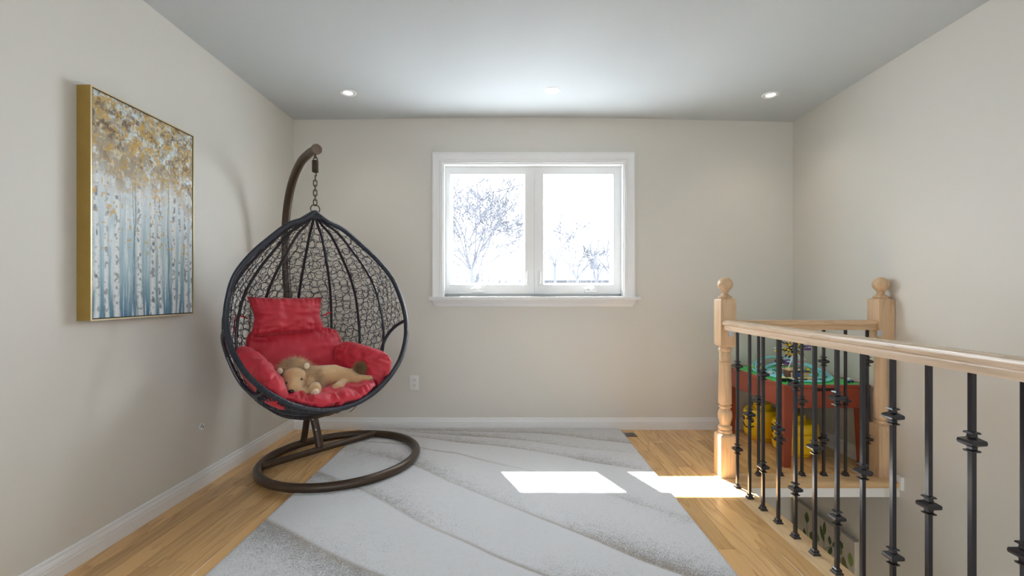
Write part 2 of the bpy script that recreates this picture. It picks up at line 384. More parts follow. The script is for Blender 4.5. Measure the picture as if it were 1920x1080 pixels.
# stool with horns and moulded apron
MB().bbox(WX0-.102, WX1+.115, YB-.052, YB+.10, WZ0-.030, WZ0, .006).build('sill', M['white'], win)
ap = [(0, 0), (.034, 0), (.030, -.012), (.022, -.020), (.018, -.034), (.012, -.046), (0, -.05)]
for_ap = MB(); V = []
ends = [(WX0-.082, 0), (WX1+.092, 0)]
V = [(WX0-.078+.028*(-q/.05), YB-p, WZ0-.030+q) for p, q in ap]+[(WX1+.088-.028*(-q/.05), YB-p, WZ0-.030+q) for p, q in ap]
n = len(ap); F = [(k, (k+1) % n, n+(k+1) % n, n+k) for k in range(n)]+[tuple(range(n)), tuple(range(2*n-1, n-1, -1))]
MB().add(V, F).build('apron', M['white'], win)
# jamb liner
jm = MB()
jm.box(WX0, WX0+.012, YB, YB+.20, WZ0, WZ1).box(WX1-.012, WX1, YB, YB+.20, WZ0, WZ1).box(WX0+.012, WX1-.012, YB, YB+.20, WZ1-.012, WZ1).box(WX0+.012, WX1-.012, YB+.10, YB+.20, WZ0-.01, WZ0+.022)
jm.build('jamb', M['vinyl'], win)
YS = YB+.070
def sash(x0, x1, z0, z1, left):
    gx0, gx1, gz0, gz1 = x0+.060, x1-.060, z0+.085, z1-.072
    if left: gx0 = x0+.052; gx1 = x1-.085
    else: gx1 = x1-.074; gx0 = x0+.082
    m = MB()
    rings = [(x0, x1, z0, z1, YS+.075), (x0, x1, z0, z1, YS), (gx0-.020, gx1+.020, gz0-.020, gz1+.020, YS), (gx0-.018, gx1+.018, gz0-.018, gz1+.018, YS-.008),
             (gx0-.012, gx1+.012, gz0-.012, gz1+.012, YS-.008), (gx0-.008, gx1+.008, gz0-.008, gz1+.008, YS+.012), (gx0, gx1, gz0, gz1, YS+.030), (gx0, gx1, gz0, gz1, YS+.075)]
    V = []; F = []
    for a0, a1, c0, c1, y in rings: V += [(a0, y, c0), (a1, y, c0), (a1, y, c1), (a0, y, c1)]
    R_ = len(rings)
    for i in range(R_):
        j = (i+1) % R_
        for k in range(4): l = (k+1) % 4; F.append((i*4+k, i*4+l, j*4+l, j*4+k))
    s = m.add(V, F).build('sash', M['vinyl'], win, smooth=False)
    MB().box(gx0-.004, gx1+.004, YS+.040, YS+.046, gz0-.004, gz1+.004).build('pane', M['glass'], s, smooth=False)
    return s, (gx0, gx1, gz0, gz1)
XM = 0.192
s1, g1 = sash(WX0+.012, XM-.001, WZ0+.022, WZ1-.012, True)
s2, g2 = sash(XM+.001, WX1-.012, WZ0+.022, WZ1-.012, False)
for s, xc in ((s1, -.262), (s2, .640)):          # folding crank handles
    m = MB().bbox(xc-.045, xc+.045, YS-.030, YS, WZ0+.036, WZ0+.050, .005).bbox(xc-.012, xc+.012, YS-.038, YS-.01, WZ0+.046, WZ0+.064, .004)
    m.tube([(xc, YS-.030, WZ0+.062), (xc+.025, YS-.038, WZ0+.066), (xc-.05, YS-.034, WZ0+.062)][::-1], .005, 8)
    m.build('crank', M['vinyl'], s)
for s, xc in ((s1, .135), (s2, .236)):           # lock levers
    m = MB().bbox(xc-.010, xc+.010, YS-.012, YS, WZ0+.085, WZ0+.205, .004)
    m.tube([(xc, YS-.012, WZ0+.10), (xc, YS-.030, WZ0+.125), (xc, YS-.032, WZ0+.19)], [.008, .007, .005], 8)
    m.build('lock_lever', M['wplas'], s)
# eave overhang outside
MB().box(-2.2, 2.8, YB+.22, YB+.72, 2.285, 2.45).build('trim_6', M['soffit'], kind='structure', smooth=False)

# ------------------------------------------------------------------ outside
outside_z = -3.0
MB().box(-30, 34, YB+.4, 60, outside_z-.3, outside_z).build('ground', M['snow'], kind='structure', smooth=False)
RMIN = .0052
def branch(m, p, d, L_, r, depth, rnd, droop=0.0, spread=.55, steps=6, kids=(2, 4)):
    pts = [np.array(p)]; dd = np.array(d, float)
    for i in range(steps):
        dd = dd+np.array([rnd.gauss(0, .13), rnd.gauss(0, .08), rnd.gauss(0, .10)-droop]); dd /= np.linalg.norm(dd)
        pts.append(pts[-1]+dd*L_/steps)
    rr = np.linspace(r, r*.55, steps+1)
    m.tube(pts, np.maximum(rr, RMIN), 5 if r > .02 else 3, caps=False)
    if depth <= 0: return
    for k in range(rnd.randint(*kids)):
        i = rnd.randint(2, steps); 
        nd = dd+np.array([rnd.gauss(0, spread), rnd.gauss(0, spread*.6), rnd.gauss(0.05, spread*.7)]); nd /= np.linalg.norm(nd)
        branch(m, pts[i], nd, L_*rnd.uniform(.55, .85), rr[i]*rnd.uniform(.55, .8), depth-1, rnd, droop, spread, max(4, steps-1), kids)
def tree(name, label, x, y, fork, L_, r, depth, seed, n=4, kids=(2, 4), lean=.5, extra=(), **kw):
    global RMIN
    RMIN = .0052*(y/7.0)**.8
    t = thing(name, label, 'tree', (x, y, outside_z)); rnd = random.Random(seed)
    mm = MB().tube(spline([(0, 0, 0), (.05, .02, (fork-outside_z)*.5), (0, 0, fork-outside_z)], 4), np.linspace(r*1.7, r, 9), 8)
    mm.build('trunk', M['bark'], t)
    m = MB()
    for k in range(n):
        a = -1+2*(k+.5)/n
        branch(m, (0, 0, fork-outside_z-.05), (a*lean*1.6, rnd.uniform(-.25, .25), 1), L_, r*.6, depth, rnd, kids=kids, **kw)
    for pts, r0 in extra: m.tube(spline([(px-x, py-y, pz-outside_z) for px, py, pz in pts], 6), np.linspace(r0, r0*.35, (len(pts)-1)*6+1), 5)
    m.build('crown', M['bark'], t, kind='stuff')
    return t
Yt = 7.0
def T(px, py, Y=Yt): return ((px-957)/853*Y, Y, 1.075+(549-py)/853*Y)   # a spot at distance Y outside, for the odd big bough
ex = [([T(905, 470), T(930, 425), T(965, 418), T(1010, 432), T(1050, 470)], .012), ([T(930, 360), T(985, 345), T(1030, 342), T(1072, 330), T(1105, 345), T(1112, 385)], .012),
      ([T(1030, 342), T(1047, 362), T(1049, 400), T(1046, 425)], .007), ([T(900, 450), T(960, 402), T(1018, 404), T(1040, 418), T(1044, 440)], .008),
      ([T(880, 455), T(925, 448), T(975, 440)], .009), ([T(875, 455), T(862, 425), T(850, 400)], .012), ([T(880, 452), T(892, 420), T(887, 388), T(870, 350), T(862, 322)], .012),
      ([T(880, 452), T(905, 400), T(935, 370), T(948, 318)], .012), ([T(1072, 330), T(1085, 343), T(1088, 350)], .005)]
tree('bare_tree', 'bare tangled tree filling the left window pane', *T(884, 500)[:2], 1.45, .78, .030, 4, 21, n=7, kids=(3, 4), spread=.55, extra=ex)
tree('bare_tree', 'taller thin bare tree behind the tangled one, top of the left pane', *T(893, 500, 9.5)[:2], 1.3, .95, .03, 4, 5, n=7, kids=(3, 4), spread=.42)
for (px, seed, top, fk, lab) in ((1040, 31, 1.0, 500, 'leftmost bare sapling in the right window pane'), (1082, 35, .95, 522, 'many-stemmed bare sapling mid right window pane'),
                     (1118, 42, .85, 528, 'small bare sapling right of the middle of the right pane'), (1146, 44, 1.5, 515, 'tall thin bare sapling at the right edge of the right pane')):
    tree('bare_sapling', lab, *T(px, 530, 11)[:2], T(px, fk, 11)[2], top*.62, .034, 3, seed, n=4, kids=(2, 4), spread=.30, lean=.42)
def bush(x, y, z, rx, rz, n, seed, label):
    rnd = random.Random(seed); m = MB()
    for i in range(n):
        a = rnd.uniform(0, 2*PI); e = rnd.uniform(.15, 1.3); d = np.array([math.cos(a)*math.cos(e), math.sin(a)*math.cos(e)*.6, math.sin(e)])
        s = np.array([rnd.gauss(0, rx*.35), rnd.gauss(0, .4), 0.]); L_ = rz*rnd.uniform(.5, 1)
        p1 = s+d*L_*.5+np.array([0, 0, z*.6]); p2 = s+d*L_+np.array([rnd.gauss(0, .1), 0, z*.75+rnd.uniform(0, .2)])
        m.tube([s*.6, p1, p2], [.016, .012, .008], 3, caps=False)
    t = thing('shrub', label, 'shrub', (x, y, outside_z)); m.build('twigs', M['bush'], t, kind='stuff')
bush(-.75, 13, 3.75, 1.3, 2.2, 700, 3, 'wide pale twiggy shrub low in the left window pane')
bush(2.7, 17, 3.55, 1.6, 2.2, 420, 4, 'wide pale twiggy shrub low in the right window pane')
# neighbouring house
hs = thing('neighbour_house', 'pale house with a low snowy roof behind the saplings', 'house', (4.2, 26, outside_z))
MB().box(-3.4, 3.4, -3, 3, 0, 4.75).build('walls', M['siding'], hs, smooth=False)
MB().add([(-3.8, -3.5, 4.7), (3.8, -3.5, 4.7), (3.8, 3.5, 4.7), (-3.8, 3.5, 4.7), (-3.3, 0, 5.75), (3.3, 0, 5.75)], [(3, 2, 1, 0), (0, 1, 5, 4), (2, 3, 4, 5), (1, 2, 5), (3, 0, 4)]).build('roof', M['roof'], hs, smooth=False)
MB().bbox(.15, .55, -1.2, -.7, 5.0, 5.95, .02).build('chimney', M['siding'], hs)
for i, (py, lab) in enumerate(((378, 'topmost thin overhead wire in the right pane'), (408, 'middle thin overhead wire in the right pane'), (434, 'lowest thin overhead wire in the right pane'))):
    z = 1.075+(549-py)/853*18
    o = MB().tube(spline([(-9, 18.6, z+.55), (1.5, 18, z), (4.2, 17.8, z-.12), (14, 17.4, z+.1)], 8), .011, 4).build('overhead_wire', M['wire']); tag(o, lab, 'wire', 'overhead wires')

# ------------------------------------------------------------------ rug
def fl(px, py): return ((px-957)/(py-549)*1.055, 1.055*853/(py-549))
# (points measured on the floor plane, line strength, smear above, smear below, smear width) with strength ramps along the curve
curves = [
 ([fl(*p) for p in ((645, 838), (717, 855), (781, 874), (842, 902), (930, 937), (1017, 971), (1113, 1009), (1211, 1051), (1299, 1082), (1420, 1130))],
  (.15, .3, .3, .4, .5, .8, 1, 1, 1, 1), (.5, .75, .8, .6, .45, .3, .7, 1.0, 1.0, 1), (.55, .5, .2, .1, 0, 0, 0, 0, 0, 0), .085),
 ([fl(*p) for p in ((594, 883), (642, 902), (675, 916), (717, 938), (787, 977), (870, 1013), (930, 1041), (981, 1061), (1040, 1084), (1150, 1130))],
  (.8, .7, .7, .5, .6, .8, .9, 1, 1, 1), (.1, .2, .5, .7, .55, .25, .2, .3, .6, 1), (.9, .7, .4, .1, 0, 0, 0, 0, 0, 0), .075),
 ([fl(*p) for p in ((498, 972), (548, 997), (606, 1030), (676, 1063), (717, 1079), (800, 1120), (900, 1200))],
  (.7, .7, .9, .9, .9, .9, .9), (.1, .15, .35, .3, .2, .2, .2), (.9, 1, .9, .9, .8, .7, .6), .13),
 ([fl(*p) for p in ((681, 827), (759, 833), (805, 842), (860, 850), (898, 860), (939, 870), (1017, 887))],
  (.6, .8, .9, .9, .7, .5, .1), (.5, .4, .1, .1, .2, .2, .1), (0,)*7, .05),
 ([fl(*p) for p in ((730, 812), (800, 820), (860, 828), (944, 836), (1029, 850), (1099, 864), (1155, 873), (1217, 883))],
  (.5, .8, 1, .8, .4, .4, .4, .3), (.4, .5, .7, .6, .5, .8, .7, .5), (0,)*8, .075),
 ([fl(*p) for p in ((760, 808), (860, 815), (930, 820), (992, 826), (1085, 839), (1195, 849))],
  (.6, 1, 1, .6, .3, .1), (.5, .7, .7, .5, .5, .3), (0,)*6, .07),
 ([fl(*p) for p in ((720, 803), (800, 806), (900, 808), (1029, 813), (1100, 822), (1181, 831))],
  (.5, .9, .9, .5, .3, .3), (.6, .7, .6, .6, .7, .8), (0,)*6, .07),
 ([fl(*p) for p in ((1110, 921), (1158, 932), (1197, 946), (1282, 971), (1330, 985))],
  (0,)*5, (0, .6, .6, .5, .4), (0, .35, .3, .5, .4), .05),
]
dx = .008; gx = np.arange(RX0, RX1+1e-6, (RX1-RX0)/250); gy = np.arange(RY0, RY1+1e-6, (RY1-RY0)/366)
GX, GY = np.meshgrid(gx, gy); Q = np.stack([GX.ravel(), GY.ravel()], 1)
line = np.zeros(len(Q)); smear = np.zeros(len(Q)); warm = np.zeros(len(Q))
for ci, (pts, ls, up_, dn, wdt) in enumerate(curves):
    n_ = 6; P = spline(pts, n_); A_ = spline([(a, b_, c_) for a, b_, c_ in zip(ls, up_, dn)], n_)
    best = np.full(len(Q), 9.); sd = np.zeros(len(Q)); par = np.zeros((len(Q), 3))
    for i in range(len(P)-1):
        a, c_ = P[i], P[i+1]; ab = c_-a; t = np.clip(((Q-a)@ab)/(ab@ab), 0, 1); pr = a+t[:, None]*ab; dv = Q-pr; d = np.hypot(dv[:, 0], dv[:, 1])
        k = d < best; best[k] = d[k]; sd[k] = np.sign(ab[0]*dv[k, 1]-ab[1]*dv[k, 0]); par[k] = A_[i]+(A_[i+1]-A_[i])*t[k, None]
    line = np.maximum(line, par[:, 0]*np.exp(-(best/.007)**2))
    sm = np.where(sd > 0, par[:, 1]*np.exp(-(best/(wdt*1.7))**1.15), par[:, 2]*np.exp(-(best/(wdt*1.7))**1.15))
    smear = np.maximum(smear, sm)
    warm = np.maximum(warm, np.exp(-(best/.03)**2)*par[:, 0])
warmy = np.clip((Q[:, 1]-2.9)/.5, 0, 1)
edge = np.minimum.reduce([Q[:, 0]-RX0, RX1-Q[:, 0], Q[:, 1]-RY0, RY1-Q[:, 1]])
low = np.array([mnoise.noise(Vector((x*2.2, y*2.2, 3.1))) for x, y in Q])
hz = .019-.005*np.exp(-(edge/.008)**2)-.005*line+rng.normal(0, .0008, len(Q))+.0008*low
ni, nj = len(gx), len(gy)
V = np.concatenate([np.stack([Q[:, 0], Q[:, 1], hz], 1)])
F = [(j*ni+i, j*ni+i+1, (j+1)*ni+i+1, (j+1)*ni+i) for j in range(nj-1) for i in range(ni-1)]
loop = [i for i in range(ni)]+[j*ni+ni-1 for j in range(1, nj)]+[(nj-1)*ni+i for i in range(ni-2, -1, -1)]+[j*ni for j in range(nj-2, 0, -1)]
base = len(V); Vb = V[loop].copy(); Vb[:, 2] = .001; V = np.concatenate([V, Vb]); n_l = len(loop)
F += [(loop[k], base+k, base+(k+1) % n_l, loop[(k+1) % n_l]) for k in range(n_l)]+[tuple(base+k for k in range(n_l))]
me = D.meshes.new('area_rug'); me.from_pydata(V.tolist(), [], F)
me.polygons.foreach_set('use_smooth', [True]*len(me.polygons))
at = me.color_attributes.new('pile', 'FLOAT_COLOR', 'POINT')
colr = np.ones((len(V), 4), np.float32); colr[:len(Q), 0] = smear+.09*np.clip(low, 0, 1); colr[:len(Q), 1] = line; colr[:len(Q), 2] = np.maximum(warm, warmy*.8); colr[len(Q):, :3] = (.1, 0, 0)
at.data.foreach_set('color', colr.ravel())
m = D.materials.new('rug_pile'); m.use_nodes = True; N, L = nt(m); pb = N['Principled BSDF']; pb.inputs['Roughness'].default_value = 1; pb.inputs['Sheen Weight'].default_value = .2; pb.inputs['Specular IOR Level'].default_value = .1
a = N.new('ShaderNodeAttribute'); a.attribute_name = 'pile'; sp = N.new('ShaderNodeSeparateColor'); L.new(a.outputs['Color'], sp.inputs[0])
tc = N.new('ShaderNodeTexCoord')
def noise_n(scale, det=2):
    q = N.new('ShaderNodeTexNoise'); q.inputs['Scale'].default_value = scale; q.inputs['Detail'].default_value = det; L.new(tc.outputs['Object'], q.inputs['Vector']); return q
def math_n(op, a_, b_=None, c_=None, clamp=False):
    q = N.new('ShaderNodeMath'); q.operation = op; q.use_clamp = clamp
    for i, v in enumerate((a_, b_, c_)):
        if v is None: continue
        if isinstance(v, (int, float)): q.inputs[i].default_value = v
        else: L.new(v, q.inputs[i])
    return q.outputs[0]
nf = noise_n(230, 3); nb = noise_n(28, 4); nc = noise_n(420, 1)
# tufts: fine noise thresholded by how much grey yarn there is
thr = math_n('ADD', math_n('MULTIPLY', sp.outputs[0], .42), math_n('MULTIPLY', nb.outputs['Fac'], .22))
x1 = math_n('SUBTRACT', math_n('ADD', nf.outputs['Fac'], thr), .755)
tuft_f = math_n('MULTIPLY', x1, 4.0, clamp=True)
dk = math_n('MULTIPLY', tuft_f, .85)
dk2 = math_n('MAXIMUM', dk, math_n('MULTIPLY', sp.outputs[1], .80))
greyc = N.new('ShaderNodeMix'); greyc.data_type = 'RGBA'; greyc.inputs['A'].default_value = (.235, .22, .21, 1); greyc.inputs['B'].default_value = (.24, .185, .125, 1); L.new(sp.outputs[2], greyc.inputs['Factor'])
whitec = N.new('ShaderNodeMix'); whitec.data_type = 'RGBA'; whitec.inputs['A'].default_value = (.60, .60, .615, 1); whitec.inputs['B'].default_value = (.71, .71, .73, 1); L.new(nc.outputs['Fac'], whitec.inputs['Factor'])
mx = N.new('ShaderNodeMix'); mx.data_type = 'RGBA'; L.new(whitec.outputs['Result'], mx.inputs['A']); L.new(greyc.outputs['Result'], mx.inputs['B']); L.new(dk2, mx.inputs['Factor'])
L.new(mx.outputs['Result'], pb.inputs['Base Color'])
bpn = N.new('ShaderNodeBump'); bpn.inputs['Strength'].default_value = .7; bpn.inputs['Distance'].default_value = .004; L.new(nf.outputs['Fac'], bpn.inputs['Height']); L.new(bpn.outputs['Normal'], pb.inputs['Normal'])
me.materials.append(m); rug = link('area_rug', me)
tag(rug, 'large off-white shag rug with carved grey and brown sweeping lines', 'rug')

# ------------------------------------------------------------------ painting
pt = thing('framed_painting', 'tall birch forest painting in a deep gold frame on the left wall', 'painting', (XL, 2.085, 1.43))
# frame box: x out of the wall, y along the wall, z up (half sizes)
hy, hzz, dp = .292, .466, .056
fp = [(0, 0), (0, dp-.002), (.002, dp), (.0045, dp), (.005, dp-.006), (.0055, 0)]   # (inward, out)
path = [((0, -hy, -hzz), (0, 1, 1), (1, 0, 0)), ((0, hy, -hzz), (0, -1, 1), (1, 0, 0)), ((0, hy, hzz), (0, -1, -1), (1, 0, 0)), ((0, -hy, hzz), (0, 1, -1), (1, 0, 0))]
MB().sweep(fp, path, closed=True).build('frame', M['gold'], pt)
lip = MB()
for (o0, o1) in (((-hy, -hzz), (hy, -hzz+.005)), ((-hy, hzz-.005), (hy, hzz)), ((-hy, -hzz+.006), (-hy+.005, hzz-.006)), ((hy-.005, -hzz+.006), (hy, hzz-.006))):
    lip.box(dp-.002, dp+.001, o0[0]-.0004, o1[0]+.0004, o0[1]-.0004, o1[1]+.0004)
lip.build('frame_edge', M['goldedge'], pt, smooth=False)
MB().box(.004, .050, -hy+.0052, hy-.0052, -hzz+.0052, hzz-.0052).build('backing', M['darkgap'], pt, smooth=False)
# canvas painted per vertex
cw, ch = hy-.010, hzz-.010; pi_, pj = 240, 390
uu = np.linspace(0, 1, pi_); vv = np.linspace(0, 1, pj); U_, V_ = np.meshgrid(uu, vv)     # u left->right (near->far), v up
def vnoise(sx, sy, seed, oct=3):
    r_ = np.random.default_rng(seed); out = np.zeros_like(U_); amp = 1; tot = 0
    for o in range(oct):
        gxn, gyn = int(sx*2**o)+2, int(sy*2**o)+2; G = r_.random((gyn, gxn))
        fx = U_*(gxn-1.001); fy = V_*(gyn-1.001); ix = fx.astype(int); iy = fy.astype(int); tx = fx-ix; ty = fy-iy; tx = tx*tx*(3-2*tx); ty = ty*ty*(3-2*ty)
        out += amp*((G[iy, ix]*(1-tx)+G[iy, ix+1]*tx)*(1-ty)+(G[iy+1, ix]*(1-tx)+G[iy+1, ix+1]*tx)*ty); tot += amp; amp *= .55
    return out/tot
def mixc(a, c_, f): return a*(1-f[..., None])+np.array(c_)*f[..., None]
def S(c): return tuple((x/255)**2.2 for x in c)
img = np.zeros(U_.shape+(3,))+np.array(S((190, 208, 214)))
img = mixc(img, S((116, 160, 175)), np.clip((.50-V_)*2.2, 0, 1)*(.6+.4*vnoise(5, 9, 1)))
img = mixc(img, S((48, 98, 128)), np.clip((.20-V_)*5, 0, 1)*(.5+.8*vnoise(8, 9, 2)).clip(0, 1))
img = mixc(img, S((214, 220, 222)), np.clip(1-abs(V_-.60)*5, 0, 1)*.7)
img = mixc(img, S((232, 234, 232)), ((vnoise(70, 5, 3)-.55)*4).clip(0, .6))
img = mixc(img, S((90, 130, 146)), ((vnoise(90, 4, 4)-.62)*5).clip(0, .45)*np.clip(.75-V_, 0, 1)*1.6)
def trunk(u0, w, lean, c, strength, seed, top=.8):
    global img
    r_ = random.Random(seed); ph = r_.uniform(0, 9)
    cx_ = u0+lean*V_+.006*np.sin(V_*9+ph)+.004*np.sin(V_*23+ph); d = abs(U_-cx_)/(w*(1.15-.45*V_))
    mk = (1-d).clip(0, 1)**.35*(d < 1)*(V_ < top+.1*vnoise(9, 9, seed))*strength
    img = mixc(img, c, mk.clip(0, 1))
    nb_ = vnoise(40, 60, seed+50, 2); img = mixc(img, S((112, 112, 116)), ((nb_-.60)*7).clip(0, .85)*mk*(V_ > .02))
    img = mixc(img, S((70, 78, 92)), ((vnoise(30, 26, seed+80, 2)-.70)*9).clip(0, .9)*mk)
for u0, w, ln in ((.36, .006, 0), (.72, .007, -.02), (.34, .004, .01), (.10, .005, .03), (.60, .004, 0), (.83, .004, .02)):
    trunk(u0, w, ln, S((74, 104, 120)), .8, int(u0*100), .75)
for u0, w, ln in ((.03, .022, 0), (.11, .018, .01), (.205, .026, -.03), (.41, .026, -.02), (.53, .030, .03), (.62, .020, -.03), (.765, .022, .02), (.83, .014, .02), (.915, .024, .02), (.985, .016, 0)):
    trunk(u0, w, ln, S((226, 228, 226)), .96, int(u0*1000)+7)
# foliage
for k, (c, sc, th, lo, st) in enumerate((((146, 126, 92), 12, .34, .56, .85), ((176, 142, 62), 22, .52, .60, .9), ((104, 82, 56), 20, .55, .66, .95), ((206, 196, 168), 30, .60, .56, .8), ((190, 150, 72), 34, .60, .58, .95), ((92, 76, 60), 38, .58, .70, .8), ((214, 196, 150), 50, .64, .60, .7))):
    nz = vnoise(sc, sc*1.5, 200+k, 2); lim = lo+.12*(vnoise(6, 3, 300+k)-.5)*2-.05*(U_-.5)
    img = mixc(img, S(c), ((.75*nz+.25*vnoise(90, 130, 500+k, 2)-th)*7).clip(0, 1)*((V_-lim)*9).clip(0, 1)*st)
img = mixc(img, S((196, 156, 74)), ((vnoise(40, 60, 400, 1)-.83)*12).clip(0, 1)*(V_ > .3)*.8)
img *= (.93+.14*vnoise(120, 190, 9, 1))[..., None]
yy = -cw+U_*2*cw; zz = -ch+V_*2*ch; xx = .0535+.0012*vnoise(90, 140, 11, 2)
V = np.stack([xx, yy, zz], -1).reshape(-1, 3)
F = [(j*pi_+i, j*pi_+i+1, (j+1)*pi_+i+1, (j+1)*pi_+i) for j in range(pj-1) for i in range(pi_-1)]
me = D.meshes.new('canvas'); me.from_pydata(V.tolist(), [], F); at = me.color_attributes.new('paint', 'FLOAT_COLOR', 'POINT')
at.data.foreach_set('color', np.concatenate([img.reshape(-1, 3), np.ones((len(V), 1))], 1).astype(np.float32).ravel())
me.materials.append(attr_mat('oil_paint', 'paint', .5)); me.polygons.foreach_set('use_smooth', [True]*len(me.polygons))
link('canvas', me, pt); pt.rotation_euler = (0, 0, 0)

# leaf painting hanging on the stair wall below
lp = thing('leaf_canvas', 'pale canvas with painted green leaves on the stairwell wall below', 'painting', (XR, 3.16, -1.0))
MB().bbox(-.034, -.002, -.26, .36, -.45, .485, .003).build('canvas', mat('canvas_beige', (.56, .51, .43), .8, var=.06, vscale=12, bump=.2, bscale=300), lp)
lmats = [mat('painted_green', (.06, .10, .025), .7), mat('painted_olive', (.16, .18, .06), .7), mat('painted_pale_green', (.24, .30, .10), .7)]
ml = MB(); rl = random.Random(5)
def leaf(y, z, L_, w, ang, mi):
    pts = []
    for t, s in ((0, 0), (.25, .8), (.5, 1), (.75, .7), (1, 0), (.75, -.7), (.5, -1), (.25, -.8)):
        a_, c_ = t*L_, s*w/2; pts.append((-.0352, y+a_*math.sin(ang)+c_*math.cos(ang), z+a_*math.cos(ang)-c_*math.sin(ang)))
    off_ = len(ml.f)*2e-5; pts = [(p[0]-off_, p[1], p[2]) for p in pts]; q = [(p[0]+.0008+off_, p[1], p[2]) for p in pts]; n = 8
    ml.add(pts+q, [tuple(range(8)), tuple(range(15, 7, -1))]+[(i, (i+1) % 8, 8+(i+1) % 8, 8+i) for i in range(8)], mi)
for (y, z, L_, w, ang, mi) in ((.205, .37, .085, .05, .0, 0), (.155, .27, .075, .055, -.2, 0), (.225, .26, .06, .035, .2, 0), (.015, .385, .095, .032, .0, 0), (.02, .33, .11, .038, .35, 0), (-.04, .345, .06, .032, .1, 0), (-.065, .35, .06, .03, -.7, 0), (-.06, .34, .09, .03, 2.7, 0),
       (-.16, .42, .05, .05, 2.3, 0), (-.14, .46, .05, .03, .8, 1), (-.145, .39, .07, .045, 2.8, 1), (-.13, .33, .10, .045, 2.9, 1), (-.165, .34, .09, .04, 3.3, 1), (-.235, .31, .09, .045, .1, 2), (-.19, .24, .07, .05, .2, 1), (.08, .30, .06, .03, .2, 1), (.25, .16, .09, .05, .4, 0), (.0, .18, .1, .05, -.6, 0)):
    leaf(y, z, L_, w, ang, mi)
for (y0, z0, y1, z1) in ((.205, .38, .165, .1), (.02, .40, .005, .1), (-.055, .345, .03, .26), (-.14, .42, -.13, .1), (.155, .29, .15, .05)):
    ml.tube([(-.0345, y0, z0), (-.0345, (y0+y1)/2+.01, (z0+z1)/2), (-.0345, y1, z1)], .0015, 4, mi=0)
ml.build('painted_leaves', lmats, lp, kind='stuff')

# ------------------------------------------------------------------ small fixtures
for x, y, lab in ((-1.107, 3.105, 'left round recessed ceiling light, nearest the painting side'), (.285, 3.08, 'middle round recessed ceiling light above the window'), (1.785, 3.12, 'right round recessed ceiling light, nearest the right wall')):
    zc = ceil_z(x, y)+.001
    t = thing('ceiling_light', lab, 'light', (x, y, zc), 'recessed ceiling lights')
    MB().lathe([(.030, .004), (.030, -.002), (.036, -.006), (.050, -.0065), (.056, -.002), (.057, .012), (.030, .012)], n=32).build('bezel', M['white'], t)
    MB().lathe([(.0, -.0035), (.016, -.0042), (.029, -.003), (.029, .01), (0, .01)], n=24).build('lens', M['lamp'], t)
    pl = D.lights.new('downlight', 'SPOT'); pl.energy = 5; pl.spot_size = 2.2; pl.spot_blend = 1; pl.color = (1, .88, .72); pl.shadow_soft_size = .03
    q = D.objects.new('downlight', pl); C.objects.link(q); q.parent = t; q.location = (0, 0, -.012)
ot = thing('power_outlet', 'white duplex power outlet low on the back wall right of the chair', 'outlet', (-.756, YB, .369))
MB().bbox(-.036, .036, -.006, 0, -.058, .058, .003).build('cover_plate', M['wplas'], ot)
for z in (-.021, .021):
    q = MB().bbox(-.017, .017, -.009, -.004, z-.014, z+.014, .003).build('socket', M['wplas'], ot)
    MB().box(-.008, -.006, -.0095, -.006, z-.002, z+.007).box(.006, .008, -.0095, -.006, z-.002, z+.007).tube([(0, -.0096, z-.008), (0, -.006, z-.008)], .0022, 8).build('slot', M['black'], q, smooth=False)
hp = thing('cable_outlet', 'small white round cable hole cover low on the left wall', 'cable cover', (XL, 2.52, .333))
MB().tube([(0, 0, 0), (.004, 0, 0)], .018, 20).build('cover', M['white'], hp)
MB().tube([(.003, 0, 0), (.007, 0, 0)], .009, 16).build('grommet', M['wplas'], hp)
MB().tube([(.006, .001, 0), (.0076, .001, 0)], .0045, 10).tube([(.0045, 0, .0145), (.0050, -.009, .0115), (.0050, -.0145, 0)], .0016, 5).build('hole', M['black'], hp)
fv = thing('floor_register', 'small dark metal floor register at the rug corner by the back wall', 'floor vent', (.905, 3.44, 0))
m = MB().bbox(-.055, .045, -.045, .045, .0004, .005, .002).build('grille_frame', M['register'], fv)
b = MB()
for k in range(4): b.box(-.030+k*.016, -.024+k*.016, -.028, .028, .005, .0062)
b.build('louvre', M['black'], fv, smooth=False)

# ------------------------------------------------------------------ railings
def rail_prof():   # (across, up) handrail section, 62 wide x 58 high
    return [(-.022, -.058), (-.024, -.050), (-.0245, -.034), (-.0225, -.031), (-.0235, -.028), (-.030, -.026), (-.0325, -.020), (-.0325, -.013), (-.029, -.006), (-.020, -.0015), (-.008, 0), (.008, 0), (.020, -.0015), (.029, -.006), (.0325, -.013), (.0325, -.020), (.030, -.026), (.0235, -.028), (.0225, -.031), (.0245, -.034), (.024, -.050), (.022, -.058)]
RT = .918
def sq_prof(m, levels):
    V = []; F = []
    for h, z in levels: V += [(-h, -h, z), (h, -h, z), (h, h, z), (-h, h, z)]
    for i in range(len(levels)-1):
        for k in range(4): l = (k+1) % 4; F.append((i*4+k, i*4+l, i*4+4+l, i*4+4+k))
    F += [(3, 2, 1, 0), tuple(len(V)-4+k for k in range(4))]
    return m.add(V, F)
shaft_me = sq_prof(MB(), [(.0063, .002), (.0063, .866)]).mesh('shaft', M['iron'], smooth=False)
kn = []
for z, h in ((-.029, .0085), (-.027, .016), (-.023, .018), (-.020, .010), (-.013, .011), (-.006, .0275), (0, .029), (.006, .0275), (.013, .011), (.020, .010), (.023, .018), (.027, .016), (.029, .0085)): kn.append((max(h*.74, .0068), z))
knuckle_me = sq_prof(MB(), kn).mesh('knuckle', M['iron'], smooth=False)
